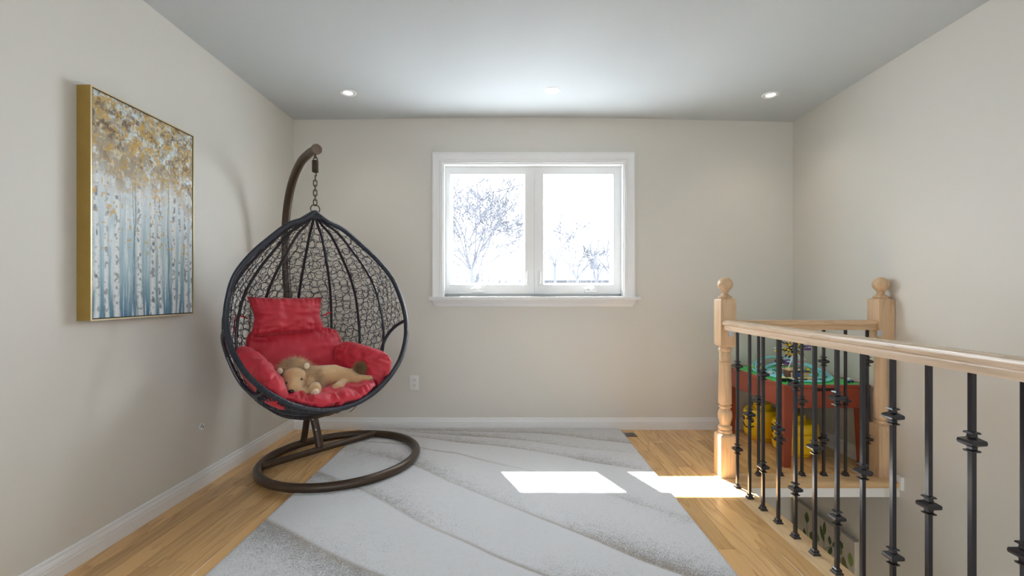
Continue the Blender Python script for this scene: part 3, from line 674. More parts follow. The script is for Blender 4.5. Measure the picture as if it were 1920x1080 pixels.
shoe_me = sq_prof(MB(), [(.016, .002), (.016, .006), (.013, .010), (.0115, .012), (.0115, .020), (.008, .024)]).mesh('shoe', M['iron'], smooth=False)
def baluster(par, x, y, double, rot=0.0):
    o = link('baluster', shaft_me, par, loc=(x, y, 0)); o.rotation_euler = (0, 0, rot)
    for z in ((.215, .672) if double else (.441,)): link('knuckle', knuckle_me, o, loc=(0, 0, z))
    link('shoe', shoe_me, o)
r1 = thing('stair_railing', 'long oak handrail on black iron balusters running towards the camera', 'railing', (0, 0, 0))
yb_ = [2.505-.1273*i for i in range(0, 20)]
rp = rail_prof()
pp = []; 
x_r = 1.255
for y, sc in ((2.632, .93), (2.628, 1), (-1.6, 1)): pp.append(((x_r, y, RT), (sc, 0, 0), (0, 0, 1)))
MB().sweep(rp, pp).build('handrail', M['oak_y'], r1)
for i, y in enumerate(yb_):
    if y < 0.4: break
    baluster(r1, 1.25, y, i % 2 == 0)
r2 = thing('landing_railing', 'short oak handrail on black iron balusters across the landing between the posts', 'railing', (0, 0, 0))
YR = 2.675
MB().sweep(rp, [((1.306, YR, RT-.002), (0, -1, 0), (0, 0, 1)), ((2.132, YR, RT-.002), (0, -1, 0), (0, 0, 1))]).build('handrail', M['oak_x'], r2)
for i, x in enumerate((1.459, 1.586, 1.714, 1.842, 1.970, 2.098)): baluster(r2, x, YR, i % 2 == 1)

def newel(name, label, x, y, base_top, blk0, blk1, ball_z, kind=0):
    t = thing(name, label, 'newel post', (x, y, .002)); h = .0445
    def block(z0, z1, c0, c1):
        # square block whose ends are chamfered on the corners like a turned blank
        bm = bmesh.new(); bmesh.ops.create_cube(bm, size=1)
        for v in bm.verts: v.co = Vector((v.co.x*2*h, v.co.y*2*h, z0+(v.co.z+.5)*(z1-z0)))
        for zc, c in ((z1, c1), (z0, c0)):
            if c:
                vs_ = [v for v in bm.verts if abs(v.co.z-zc) < 1e-5]; es = [e for e in bm.edges if e.verts[0] in vs_ and e.verts[1] in vs_]
                bmesh.ops.bevel(bm, geom=es, offset=c, segments=4, profile=.55, affect='EDGES')
        bm.verts.index_update(); m_ = MB().add([v.co[:] for v in bm.verts], [tuple(v.index for v in f.verts) for f in bm.faces]); bm.free(); return m_
    block(0, base_top, 0, .016).build('base_block', M['oak_z'], t)
    block(blk0, blk1, .016, .010).build('top_block', M['oak_z'], t)
    s = blk0-base_top
    if kind == 0:
        pr = [(.030, -.006), (.036, 0), (.0395, .006), (.0395, .014), (.034, .019), (.031, .021), (.037, .025), (.0385, .033), (.037, .041), (.030, .045), (.028, .050), (.032, .066), (.0385, .092), (.0395, .112), (.035, .132), (.028, .142), (.027, .147), (.034, .150), (.0355, .155), (.034, .160), (.029, .163), (.029, .168),
              (.0365, .173), (.0365, .24), (.035, .32), (.0325, s-.112), (.0315, s-.104), (.0355, s-.101), (.0365, s-.095), (.0355, s-.089), (.0315, s-.086), (.0325, s-.080), (.0325, s-.034), (.0305, s-.030), (.0365, s-.025), (.038, s-.017), (.036, s-.010), (.032, s-.006), (.030, s+.006)]
    else:
        pr = [(.030, -.006), (.034, 0), (.036, .008), (.034, .018), (.027, .024), (.033, .03), (.035, .045), (.031, .055), (.034, .065), (.035, .12), (.033, .2), (.031, s-.03), (.033, s-.02), (.034, s-.01), (.030, s+.006)]
    MB().lathe(pr, z0=base_top, n=36).build('turned_shaft', M['oak_z'], t)
    R_ = .0425; z0 = blk1; cz = ball_z-z0
    pr = [(.034, -.002), (.038, .004), (.039, .010), (.034, .016), (.028, .019), (.021, .024), (.017, .032), (.018, .036)]
    a0 = math.asin(.018/R_)
    for k in range(1, 17):
        a = a0+(PI-a0-.02)*k/16; pr.append((R_*math.sin(a), cz-R_*math.cos(a)))
    MB().lathe(pr, z0=z0, n=36).build('ball_finial', M['oak_z'], t)
    return t
newel('newel_post', 'freestanding turned oak newel post with a ball top, left of the toy table', 1.262, 2.675, .25, .758, 1.038, 1.122)
n2 = newel('newel_post', 'turned oak newel post with a ball top standing against the right wall', 2.1775, 2.675, .305, .80, 1.040, 1.122, 1)
for px, lab in ((1.262+.012, 'small galvanised bracket under the long handrail on the free newel post'), (2.132-.016, 'small galvanised bracket under the short handrail by the right wall')):
    if px < 1.5:
        o = MB().bbox(px-.016, px+.016, 2.624, 2.630, RT-.096, RT-.060, .001).bbox(px-.016, px+.016, 2.605, 2.630, RT-.061, RT-.058, .0005)
    else:
        o = MB().bbox(px+.002, px+.030, 2.624, 2.630, RT-.096, RT-.060, .001)
    for sx in (-.007, .007): o.tube([(px+.0+sx+(.016 if px > 1.5 else 0), 2.622, RT-.078+sx), (px+sx+(.016 if px > 1.5 else 0), 2.626, RT-.078+sx)], .003, 8)
    tag(o.build('metal_bracket', M['steel']), lab, 'bracket')

# ------------------------------------------------------------------ egg chair
O_ = np.array([-1.137, 2.65, 1.546]); th = math.radians(42.5)
Fv = np.array([math.sin(th), -math.cos(th), 0]); Rv = np.array([math.cos(th), math.sin(th), 0]); Zv = np.array([0, 0, 1.])
def W(u, w, v): return O_+u*Rv+w*Fv+v*Zv          # chair frame -> room: u across, w out of the opening, v up from the apex
kk = .30; nn = math.sqrt(1+kk*kk)
Dn = (Fv*kk-Zv)/nn                                  # down along the leaning rim plane
Nr = -(Fv+Zv*kk)/nn                                 # towards the back of the shell
half = [(0, 0), (.065, .050), (.155, .093), (.255, .179), (.352, .275), (.430, .385), (.467, .500), (.482, .600), (.478, .680), (.460, .760), (.415, .855), (.350, .935), (.270, 1.000), (.195, 1.043), (.10, 1.075), (0, 1.087)]
hp_ = spline(half, 8); hs_ = hp_[:, 1]*nn; hu_ = hp_[:, 0]; NT = len(hp_); Lm = hs_[-1]
dprof = np.interp(hs_/Lm, [0, .08, .2, .35, .5, .62, .75, .86, .93, .97, .99, 1], [.0, .12, .27, .43, .53, .57, .56, .51, .44, .37, .29, .0])
kf = np.ones(9)/9; dp2 = np.convolve(np.pad(dprof, 4, 'edge'), kf, 'valid'); dprof = np.where(np.arange(NT) > NT-10, dprof, dp2); dprof[0] = 0
tt = np.linspace(0, 1, NT)
Oa = O_
def shell(t, a, off=0.0):
    t = np.clip(t, 0, 1); a = np.asarray(a); U = np.interp(t, tt, hu_); s = np.interp(t, tt, hs_); d = np.interp(t, tt, dprof)
    ca, sa = np.cos(a), np.sin(a)
    ca = np.sign(ca)*np.abs(ca)**.84; sa = np.abs(sa)**.86
    bl = .055*np.sin(PI*np.clip((t-.6)/.4, 0, 1))*np.sin(a)**.7
    return Oa-bl[..., None]*Zv+(U*(1+off)*ca)[..., None]*Rv+s[..., None]*Dn+(d*(1+off)*sa)[..., None]*Nr
chair = thing('hanging_egg_chair', 'black wicker hanging egg chair on a bronze stand with a round base', 'chair', (-1.07, 2.88, 0))
CI = np.array([-1.07, 2.88, 0.])
def cb(m, name, mats, parent=None, **k):
    o = m.build(name, mats, **k)
    o.parent = parent or chair
    if parent is None: o.location = tuple(-CI)
    return o
# rim
M['rib'] = mat('glossy_black_tube', (0.012, 0.010, 0.018), 0.28)
right = np.array([Oa+hu_[i]*Rv+hs_[i]*Dn for i in range(NT)]); left = np.array([Oa-hu_[i]*Rv+hs_[i]*Dn for i in range(NT)])[::-1]
loop = np.concatenate([right[1:-1], left[:-1]])
def resample(P, n, closed=False):
    Q_ = np.concatenate([P, P[:1]]) if closed else P
    d = np.concatenate([[0], np.cumsum(np.linalg.norm(np.diff(Q_, axis=0), axis=1))]); s = np.linspace(0, d[-1], n+(1 if closed else 0))
    out = np.stack([np.interp(s, d, Q_[:, k]) for k in range(3)], 1); return out[:-1] if closed else out
def smooth_pts(P, it=2, closed=True):
    for _ in range(it): P = .25*np.roll(P, 1, 0)+.5*P+.25*np.roll(P, -1, 0)
    return P
rp_ = smooth_pts(resample(loop, 1700, True), 8)
rad = .0142+.0008*np.sin(np.arange(1700)*2*PI/3.0)
rim = cb(MB().tube(rp_, rad, 10, closed=True), 'rim', M['wicker'])
# second inner tube of the rim bottom / shell edge
inner = np.array([shell(np.array(t), np.array(a)) for t, a in [(t, .13) for t in np.linspace(.76, .985, 30)]]+[(shell(np.array(t), np.array(PI-.13))) for t in np.linspace(.985, .76, 30)])
cb(MB().tube(resample(inner, 160), .0065, 6), 'inner_hoop', M['wicker'])
for k in range(1, 8):
    a = PI*k/8; P = shell(np.linspace(.015, 1, 70), np.full(70, a)); P = resample(P, 260)
    cb(MB().tube(P, .0082, 8), 'rib', M['rib'])
# side grip openings
H0, H1, HA = .50, .745, .42
for side in (0, 1):
    q = np.linspace(0, PI, 36); tq = (H0+H1)/2-(H1-H0)/2*np.cos(q); aq = HA*np.sin(q)**.8
    P = shell(tq, aq if side == 0 else PI-aq); cb(MB().tube(resample(P, 150), .0105+.0008*np.sin(np.arange(150)*2*PI/3), 8), 'grip_loop', M['wicker'])
# apex wrap
cb(MB().tube([W(-.085, -.012, -.066), W(-.004, -.004, -.006), W(.004, -.004, -.006), W(.085, -.012, -.066)], .0175, 8).tube([W(-.03, .0, -.030), W(.03, .0, -.030)], .016, 8), 'apex_wrap', M['wicker'])
# woven lacing: wandering looped strands over the shell
def in_hole(t, a):
    aa = np.minimum(a, PI-a); x = (t-(H0+H1)/2)/((H1-H0)/2); return (np.abs(x) < 1) & (aa < HA*np.sqrt(np.clip(1-x*x, 0, 1))**.8)
weave = MB()
def row(t0, amp, wl, ph, r=.0017, a0=.03, a1=PI-.03, jit=1.0):
    """one wavy strand running round the shell at level t0, amplitude and wavelength in metres"""
    a = np.linspace(a0, a1, 420); P = shell(np.full(420, t0), a); arc = np.concatenate([[0], np.cumsum(np.linalg.norm(np.diff(P, axis=0), axis=1))])
    n = max(12, int(arc[-1]/.0055)); s_ = np.linspace(0, arc[-1], n); aa = np.interp(s_, arc, a)
    k1, k2, k3 = rng.uniform(0, 6, 3)
    off = amp*np.sin(2*PI*s_/wl+ph+.9*jit*np.sin(s_*9+k1))*(1+.3*np.sin(s_*13+k2))+.004*jit*np.sin(s_*5+k3)
    sw = .10*wl*np.sin(4*PI*s_/wl+2*ph+k2)                      # swing back on itself so the waves bulge into loops
    aa = aa+sw*(a1-a0)/max(arc[-1], .05)
    St = np.linalg.norm(shell(np.full(n, t0+.004), aa)-shell(np.full(n, t0-.004), aa), axis=1)/.008
    tt_ = t0+off/(St+.02); ok = (tt_ > .02) & (tt_ < .998) & (aa > .02) & (aa < PI-.02) & ~in_hole(tt_, aa)
    Q_ = shell(tt_, aa, .004*np.sin(s_*60+k1)); st = None
    for k in range(n+1):
        if k < n and ok[k]:
            if st is None: st = k
        else:
            if st is not None and k-st > 4: weave.tube(Q_[st:k], r, 4, caps=False)
            st = None
def column(a0, amp, wl, ph, t0, t1, r=.0017):
    tv = np.linspace(t0, t1, 260); P = shell(tv, np.full(260, a0)); arc = np.concatenate([[0], np.cumsum(np.linalg.norm(np.diff(P, axis=0), axis=1))])
    n = max(10, int(arc[-1]/.006)); s_ = np.linspace(0, arc[-1], n); tq_ = np.interp(s_, arc, tv); k1, k2 = rng.uniform(0, 6, 2)
    e = .01; Sa = np.linalg.norm(shell(tq_, np.full(n, a0+e))-shell(tq_, np.full(n, a0-e)), axis=1)/(2*e)
    aa = a0+amp*np.sin(2*PI*s_/wl+ph+.8*np.sin(s_*8+k1))/(Sa+.04); ok = (aa > .03) & (aa < PI-.03) & ~in_hole(tq_, aa); Q_ = shell(tq_, aa, .004*np.sin(s_*50+k2)); st = None
    for k in range(n+1):
        if k < n and ok[k]:
            if st is None: st = k
        else:
            if st is not None and k-st > 4: weave.tube(Q_[st:k], r, 4, caps=False)
            st = None
arcl = np.concatenate([[0], np.cumsum(np.linalg.norm(np.diff(shell(np.linspace(0, 1, 300), np.full(300, PI/2)), axis=0), axis=1))])
for i, sl_ in enumerate(np.arange(.09, arcl[-1]-.02, .043)):
    t0 = float(np.interp(sl_, arcl, np.linspace(0, 1, 300))); av = np.linspace(.06, PI-.06, 200)
    row(t0+.012, .010, .088, i % 2*PI, jit=.5)
    P = shell(np.full(200, t0), av); arc = np.concatenate([[0], np.cumsum(np.linalg.norm(np.diff(P, axis=0), axis=1))])
    for q_ in np.arange(.02+(i % 2)*.022, arc[-1]-.02, .044):       # overlapping ring loops, row by row
        ac = float(np.interp(q_, arc, av)); tc_ = t0+.0; h_ = 1e-3; r_ = rng.uniform(.022, .029)
        Sa = np.linalg.norm(shell(np.array(tc_), np.array(ac+h_))-shell(np.array(tc_), np.array(ac-h_)))/(2*h_); St = np.linalg.norm(shell(np.array(tc_+h_), np.array(ac))-shell(np.array(tc_-h_), np.array(ac)))/(2*h_)
        f0 = rng.uniform(0, 2*PI); fi = np.linspace(f0, f0+2*PI*rng.uniform(.92, 1.1), 22); wob = 1+.05*np.sin(3*fi+f0)
        tt_ = tc_+rng.normal(0, .006)+r_*wob*np.sin(fi)/(St+.02); aa = ac+r_*wob*np.cos(fi)/(Sa+.02)
        if tt_.min() < .04 or tt_.max() > .99 or aa.min() < .03 or aa.max() > PI-.03 or in_hole(tt_, aa).any(): continue
        weave.tube(shell(tt_, aa, .003*np.sin(fi*2)), .0017, 4, caps=False)
for i, a0 in enumerate(np.linspace(.09, PI-.09, 27)):
    column(a0, .008, .12, (i % 2)*PI, .10 if i % 3 == 0 else (.22 if i % 3 == 1 else .34), .97)
# denser basketwork under the seat
for k in range(430):
    t0 = random.uniform(.74, .985); a0 = random.uniform(.06, PI-.06); P = []
    ln = random.uniform(.10, .35); dt = random.uniform(-.06, .06)
    for i in range(9):
        q = i/8; aa = a0+(q-.5)*ln*2.2; t_ = t0+dt*math.sin(q*7+k)
        if 0.02 < aa < PI-.02 and t_ < 1: P.append(shell(np.array(t_), np.array(aa), .012*math.sin(q*9+k)+.006))
    if len(P) > 3: weave.tube(P, .0030, 4)
# a loose end hanging below
weave.tube(spline([W(.17, .2, -1.09), W(.16, .2, -1.12), W(.12, .2, -1.15)], 4), .002, 4)
cb(weave, 'woven_lacing', M['wicker'], kind='stuff')
# chain, spring and hook
zt = 1.908; tipY = 2.672
hook_top = np.array([-1.137, 2.652, zt-.028])
ringp = [W(.026*math.cos(q), 0, .016+.026*math.sin(q)) for q in np.linspace(-.5, PI+.5, 18)]
cb(MB().tube(ringp, .0035, 8), 'hanging_ring', M['bronze'])
zc = 1.546+.040; nl = 6; zs = 1.756
for k in range(nl):
    z0 = zc+(zs-zc)*(k+.5)/nl; hl = (zs-zc)/nl/2+.0045; ax = Rv*.7+Fv*.7 if k % 2 == 0 else Rv*.7-Fv*.7; ax = ax/np.linalg.norm(ax)
    if k % 2 == 0: ax = np.array([.95, .3, 0])
    else: ax = np.array([.3, -.95, 0])
    P = [np.array([O_[0], O_[1], z0])+ax*.0095*math.cos(q)+np.array([0, 0, 1])*((hl-.0095)*np.sign(math.sin(q))*(abs(math.sin(q)) > .05)+.0095*math.sin(q)) for q in np.linspace(0, 2*PI, 20, endpoint=False)]
    cb(MB().tube(P, .0032, 6, closed=True), 'chain_link', M['bronze'])
q = np.linspace(0, 11*2*PI, 150); P = np.stack([O_[0]+.0155*np.cos(q), O_[1]+.0155*np.sin(q), zs+.022+.066*q/q[-1]], 1)
spr = MB().tube(P, .0033, 6).tube(spline([(O_[0]-.002, O_[1], zs-.005), (O_[0]+.008, O_[1], zs+.003), (O_[0]+.002, O_[1], zs+.018), (O_[0], O_[1], zs+.030)], 5), .003, 6)
cb(spr, 'spring', M['bronze'])
zh = zs+.088
cb(MB().tube(spline([(O_[0], O_[1], zh-.012), (O_[0]-.010, O_[1], zh+.008), (O_[0]+.000, O_[1], zh+.024), (O_[0]+.012, O_[1], zh+.012), (O_[0]+.010, O_[1], zh+.002)], 6), .0035, 8).tube([(O_[0], O_[1], zh+.014), (O_[0], O_[1]+.002, zt-.012)], .006, 8), 'hook', M['bronze'])
# stand
Rr_ = .465
ringc = [(CI[0]+Rr_*math.cos(q), CI[1]+Rr_*math.sin(q), .0275+.021*(.5+.5*math.cos(q-.1))) for q in np.linspace(0, 2*PI, 96, endpoint=False)]
cb(MB().tube(ringc, .0255, 14, closed=True), 'base_ring', M['bronze'])
cA, cB = np.array([-1.515, 2.72, .030]), np.array([-.985, 3.335, .048])
cb(MB().tube([cA, cB], .021, 12), 'cross_bar', M['bronze'])
pole = spline([(-1.262, 3.014, .052), (-1.300, 3.045, .17), (-1.360, 3.075, .36), (-1.425, 3.085, .60), (-1.480, 3.080, .85), (-1.508, 3.075, 1.10), (-1.515, 3.065, 1.36), (-1.495, 3.035, 1.58), (-1.430, 2.965, 1.765), (-1.315, 2.84, 1.878), (-1.215, 2.745, 1.914), (-1.132, 2.655, 1.912)], 8)
cb(MB().tube(pole, .0255, 14), 'curved_pole', M['bronze'])
e = pole[-1]-pole[-2]; e /= np.linalg.norm(e)
gear = MB(); ca_, sa_ = [], []
P0 = pole[-1]; s1_ = np.cross(e, Zv); s1_ /= np.linalg.norm(s1_); s2_ = np.cross(e, s1_)
ringpts = []
for lay_, r_ in ((0.0, 1), (.012, 1), (.012, .62), (.008, .55), (.008, .2)):
    for k in range(48):
        q = 2*PI*k/48; rr = (.0285+.0025*(math.cos(q*14) > 0))*r_; ringpts.append(P0+e*(lay_-.002)+rr*(math.cos(q)*s1_+math.sin(q)*s2_))
F = [(i*48+k, i*48+(k+1) % 48, (i+1)*48+(k+1) % 48, (i+1)*48+k) for i in range(4) for k in range(48)]+[tuple(range(47, -1, -1)), tuple(4*48+k for k in range(48))]
cb(gear.add(ringpts, F), 'pole_cap', mat('brown_rubber', (.16, .115, .085), .6))
cb(MB().tube([(-1.432, 3.150, .045), (-1.372, 3.095, .30)], .0215, 12), 'brace', M['bronze'])
for z in (.17, .24): cb(MB().tube([(-1.300-(z-.17)*.3, 3.030, z), (-1.285-(z-.17)*.3, 3.005, z)], .006, 8), 'bolt', M['steel'])

# ------------------------------------------------------------------ cushions
def pillow(c, ex, ey, en, sx, sy, st, nx=72, ny=48, p=2.6, wr=.006, seed=0, bend=0.0, rn=0, pinch=.10, shear=0.0, fold=1.3):
    ex, ey, en = [np.array(q, float)/np.linalg.norm(q) for q in (ex, ey, en)]
    toW = lambda q: q[0]*Rv+q[1]*Fv+q[2]*Zv
    ex, ey, en = toW(ex), toW(ey), toW(en); c = W(*c); V = []; F = []
    us = np.sin(np.linspace(-PI/2, PI/2, nx+1)); vs2 = np.sin(np.linspace(-PI/2, PI/2, ny+1))
    for sgn in (1, -1):
        for j in range(ny+1):
            for i in range(nx+1):
                u, v = us[i], vs2[j]
                th_ = st/2*max(0, (1-abs(u)**p))**.5*max(0, (1-abs(v)**p))**.5
                x = u*sx/2*(1-pinch*(1-v*v)*0-pinch*.5*(1-abs(v))**2*abs(u)); y = v*sy/2*(1-pinch*(1-abs(u))**1.2*abs(v)*.0-pinch*(1-u*u)*0)
                x *= 1-pinch*(1-v*v)*.6*abs(u); y *= 1-pinch*(1-u*u)*.6*abs(v)
                if rn:
                    k_ = max(abs(u), abs(v), 1e-9)/((abs(u)**rn+abs(v)**rn)**(1/rn)+1e-9); x *= k_; y *= k_
                w_ = wr*(mnoise.noise(Vector((u*sx*22+seed, v*sy*4, seed*1.7)))*abs(v)**2+mnoise.noise(Vector((u*sx*4, v*sy*22+seed, seed*.7)))*abs(u)**2+.7*mnoise.noise(Vector((u*4+seed, v*4, sgn))))*(th_ > 0)*1.4
                w_ += wr*fold*abs(mnoise.noise(Vector((u*sx*38+seed*3, v*sy*3, seed))))*abs(v)**3.2*(th_ > 0)-wr*.8*max(0, mnoise.noise(Vector((u*sx*7+v*sy*9, v*sy*5-u*sx*3, seed*2.3)))-.15)
                zz_ = sgn*th_+w_*min(1, th_/(st*.13)); zz_ += bend*(u*u)
                V.append(c+(x+shear*v)*ex+y*ey+zz_*en)
    n = (nx+1)*(ny+1)
    for s_ in (0, 1):
        for j in range(ny):
            for i in range(nx):
                q = [s_*n+j*(nx+1)+i, s_*n+j*(nx+1)+i+1, s_*n+(j+1)*(nx+1)+i+1, s_*n+(j+1)*(nx+1)+i]; F.append(tuple(q if s_ == 0 else q[::-1]))
    # weld the rims
    V = np.array(V); remap = {}
    for j in range(ny+1):
        for i in range(nx+1):
            if i in (0, nx) or j in (0, ny): remap[n+j*(nx+1)+i] = j*(nx+1)+i
    F = [tuple(remap.get(k, k) for k in f) for f in F]
    return MB().add(V, F)
def clean(o):
    bm = bmesh.new(); bm.from_mesh(o.data); bmesh.ops.delete(bm, geom=[v for v in bm.verts if not v.link_faces], context='VERTS'); bm.to_mesh(o.data); bm.free(); return o
def cush(m, name, par):
    o = clean(m.build(name, M['red'], ang=80)); o.parent = par; o.location = tuple(-np.array(par.location)); return o
cs = thing('seat_cushion', 'thick red chair cushion with back and two side bolsters inside the egg chair', 'cushion', tuple(W(0, .05, -1.10)))
cush(pillow((.010, .082, -1.058), (1, 0, 0), (0, 1, .04), (0, -.04, 1), .55, .50, .115, p=2.6, seed=3, wr=.014, rn=3.0, pinch=0, bend=.045), 'seat_pad', cs)
cush(pillow((-.03, -.225, -.885), (1, 0, -.03), (0, -.34, .94), (0, .94, .34), .57, .42, .16, p=2.6, seed=9, wr=.012, fold=2.6, bend=.03, rn=4.5, pinch=.03), 'back_pad', cs)
cush(pillow((.272, .010, -.922), (.42, .88, -.20), (.30, 0, .95), (-.86, .40, .27), .42, .25, .14, p=2.8, seed=14, wr=.010, rn=4, pinch=0), 'side_bolster', cs)
cush(pillow((-.300, .078, -.915), (.20, .88, -.40), (-.42, .30, .86), (.88, -.05, .46), .42, .24, .13, p=2.8, seed=17, wr=.010, rn=4, pinch=0), 'side_bolster', cs)
hpw = thing('headrest_pillow', 'small oblong red headrest pillow tied high in the egg chair', 'pillow', tuple(W(-.08, -.27, -.61)))
cush(pillow((-.070, -.250, -.612), (1, -.20, -.015), (-.04, -.18, .98), (0, .98, .18), .465, .235, .13, p=3.0, seed=22, wr=.012, bend=.0, pinch=.13, fold=3.6), 'pillow_body', hpw)
for s, (dx_, dz_) in ((-1, (-.05, -.10)), (1, (.06, .01))):
    u0 = -.075+s*.215
    o = MB().tube(spline([W(u0, -.27, -.62), W(u0+s*.035, -.27, -.605), W(u0+s*.055, -.28, -.60)], 5), .0045, 6)
    if s < 0: o.tube(spline([W(u0-.05, -.275, -.60), W(u0-.065, -.27, -.64), W(u0-.070, -.265, -.70)], 5), .0045, 6)
    o = o.build('tie', M['redcord']); o.parent = hpw; o.location = tuple(-np.array(hpw.location))

# ------------------------------------------------------------------ plush lion
lion = thing('plush_lion', 'tan plush lion with a shaggy mane asleep on the red cushion', 'soft toy', tuple(W(0, .15, -1.0)))
def lb(o): o.parent = lion; o.location = tuple(-np.array(lion.location)); return o
B = MB()
def cap(p, q, r0, r1, n=7):
    p, q = np.array(W(*p)), np.array(W(*q))
    for k in range(n): f_ = k/(n-1); B.ball(p+(q-p)*f_, r0+(r1-r0)*f_, 14, 10)
HB = Matrix.Identity(3)
B.ball(W(-.152, .125, -.930), .064, 20, 14)                 # skull
cap((-.160, .155, -.950), (-.180, .192, -.970), .048, .037)      # muzzle
cap((-.06, .09, -.945), (.08, .065, -.950), .064, .060, 9)   # chest to belly
cap((.08, .065, -.952), (.165, .075, -.970), .060, .048, 6)    # rump
cap((-.05, .14, -.982), (-.078, .220, -.990), .029, .034)   # foreleg and paw
cap((-.10, .13, -.990), (-.13, .20, -1.004), .023, .022)
cap((.155, .085, -.968), (.200, .120, -.984), .050, .032)       # haunch, hind leg
cap((.200, .120, -.984), (.240, .150, -.984), .030, .026)
B.ball(W(.255, .152, -.984), (.030, .030, .022), 14, 10)
cap((.12, .12, -.998), (.050, .190, -1.004), .029, .028)       # under hind paw
cap((.165, .045, -.948), (.205, .085, -.928), .015, .012, 8)    # tail
bo_ = B.build('tmp', M['plush'])
rm = bo_.modifiers.new('r', 'REMESH'); rm.mode = 'VOXEL'; rm.voxel_size = .0042
sm_ = bo_.modifiers.new('s', 'SMOOTH'); sm_.iterations = 5; sm_.factor = .6
dg = bpy.context.evaluated_depsgraph_get(); me = D.meshes.new_from_object(bo_.evaluated_get(dg)); me.name = 'body'
D.objects.remove(bo_); me.polygons.foreach_set('use_smooth', [True]*len(me.polygons))
if not me.materials: me.materials.append(M['plush'])
body = lb(link('body', me))
def Lp(m, name, mt, **k): return lb(m.build(name, mt, **k))
from mathutils.bvhtree import BVHTree
tree_ = BVHTree.FromPolygons([v.co[:] for v in me.vertices], [tuple(p.vertices) for p in me.polygons])
ax_f = (Fv*.94-Rv*.33)                                  # way the face looks
def skin(u, v, w=.5):
    """spot on the toy's skin met when coming from the front at chair position (u, v), u given at w = .2"""
    p = np.array(W(u, .2, v)); h = tree_.ray_cast(Vector(p+ax_f*.4), Vector(-ax_f)); return np.array(h[0]) if h[0] is not None else p
def on(u, v, r, name, mt, out=0.0, n=14):
    return Lp(MB().ball(skin(u, v)+ax_f*out, r, n, 10), name, mt)
on(-.190, -.980, (.015, .011, .010), 'nose', M['black'], .003, 16)
on(-.168, -.997, (.016, .012, .011), 'muzzle_patch', M['cream'], -.004); on(-.203, -1.000, (.012, .010, .009), 'muzzle_patch', M['cream'], -.004)
on(-.141, -.930, (.0062, .0055, .0048), 'eye', M['black'], .001); on(-.214, -.942, (.0055, .005, .0045), 'eye', M['black'], .001)
on(-.140, -.928, (.014, .007, .012), 'eye_patch', M['plush'], -.0055)
for (u, w, v) in ((-.098, .150, -.868), (-.224, .120, -.885)):
    Lp(MB().ball(W(u, w, v), (.016, .010, .017), 16, 10), 'ear', M['cream'])
on(-.070, -.998, (.023, .012, .021), 'paw_pad', M['cream'], -.006); on(.060, -1.012, (.020, .012, .015), 'paw_pad', M['cream'], -.008)
cl = MB()
for k in (-1, 0, 1):
    cl.tube(spline([skin(-.070+k*.011, -1.008)+ax_f*.0045, skin(-.070+k*.011, -1.0)+ax_f*.0055, skin(-.070+k*.010, -.990)+ax_f*.005], 3), .0012, 4)
for k in (-1, 1): cl.tube(spline([skin(.268, -.990+k*.006)+ax_f*.0005, skin(.256, -.989+k*.006)+ax_f*.0005, skin(.244, -.990+k*.005)+ax_f*.0005], 3), .0013, 4)
Lp(cl, 'claw_stitch', M['brown'], kind='stuff')
def strands(m, roots, dirs, L_, r, rnd, droop=.4, curl=.25, seg=4):
    for p, d in zip(roots, dirs):
        l = L_*rnd.uniform(.6, 1.15); dd = np.array(d, float); pts = [np.array(p)]
        for i in range(seg):
            dd = dd+np.array([rnd.gauss(0, curl*.5), rnd.gauss(0, curl*.5), rnd.gauss(0, curl*.5)-droop/seg]); dd /= np.linalg.norm(dd); pts.append(pts[-1]+dd*l/seg)
        m.tube(pts, np.linspace(r, r*.25, seg+1), 3, caps=False)
rl = random.Random(11); roots, dirs = [], []
hc = np.array([-.145, .115, -.930])
mb_ = MB().ball(W(-.145, .085, -.915), (.072, .070, .070), 18, 12).ball(W(-.070, .115, -.945), (.060, .058, .062), 16, 10)
Lp(mb_, 'mane_base', M['mane'])
fdir = np.array([-.33, .94, -.12]); fdir /= np.linalg.norm(fdir)
while len(roots) < 11500:
    d = np.array([rl.gauss(0, 1), rl.gauss(0, 1), rl.gauss(0, 1)]); d /= np.linalg.norm(d)
    right_ = rl.random() < .42
    fd = d.dot(fdir)
    if right_:
        if fd > .93 or d[2] < -.85: continue
        p = np.array([-.068, .115, -.947])+d*np.array([.058, .058, .060])
        if p[0] < -.105 and fd > .3: continue
    else:
        if fd > .40+.34*max(0, d[2])**1.3 or d[2] < -.6: continue           # leave the face bare
        p = np.array([-.148, .100, -.918])+d*np.array([.076, .068, .076])
    t_ = -(fdir-fd*d); t_ /= np.linalg.norm(t_)+1e-9
    dl = d*.30+t_*.85+np.array([.30, 0, -.40]) if right_ else d*.34+t_*.9+np.array([.14, 0, .0])
    roots.append(W(*p)); dirs.append(dl[0]*Rv+dl[1]*Fv+dl[2]*Zv)
m = MB(); strands(m, roots, dirs, .050, .00085, rl, droop=.45, curl=.42); Lp(m, 'mane', M['mane'], kind='stuff')
roots, dirs = [], []
for i in range(2300):
    d = np.array([rl.gauss(.15, 1), rl.gauss(0, 1), rl.gauss(.1, 1)]); d /= np.linalg.norm(d); roots.append(W(*(np.array([.222, .100, -.928])+d*.016))); dl = d*.8+np.array([.55, .15, .10]); dirs.append(dl[0]*Rv+dl[1]*Fv+dl[2]*Zv)
Lp(MB().ball(W(.222, .100, -.928), (.020, .018, .018), 12, 8), 'tail_end', M['tuft'])
m = MB(); strands(m, roots, dirs, .036, .0010, rl, droop=.1, curl=.3); Lp(m, 'tail_tuft', M['tuft'], kind='stuff')

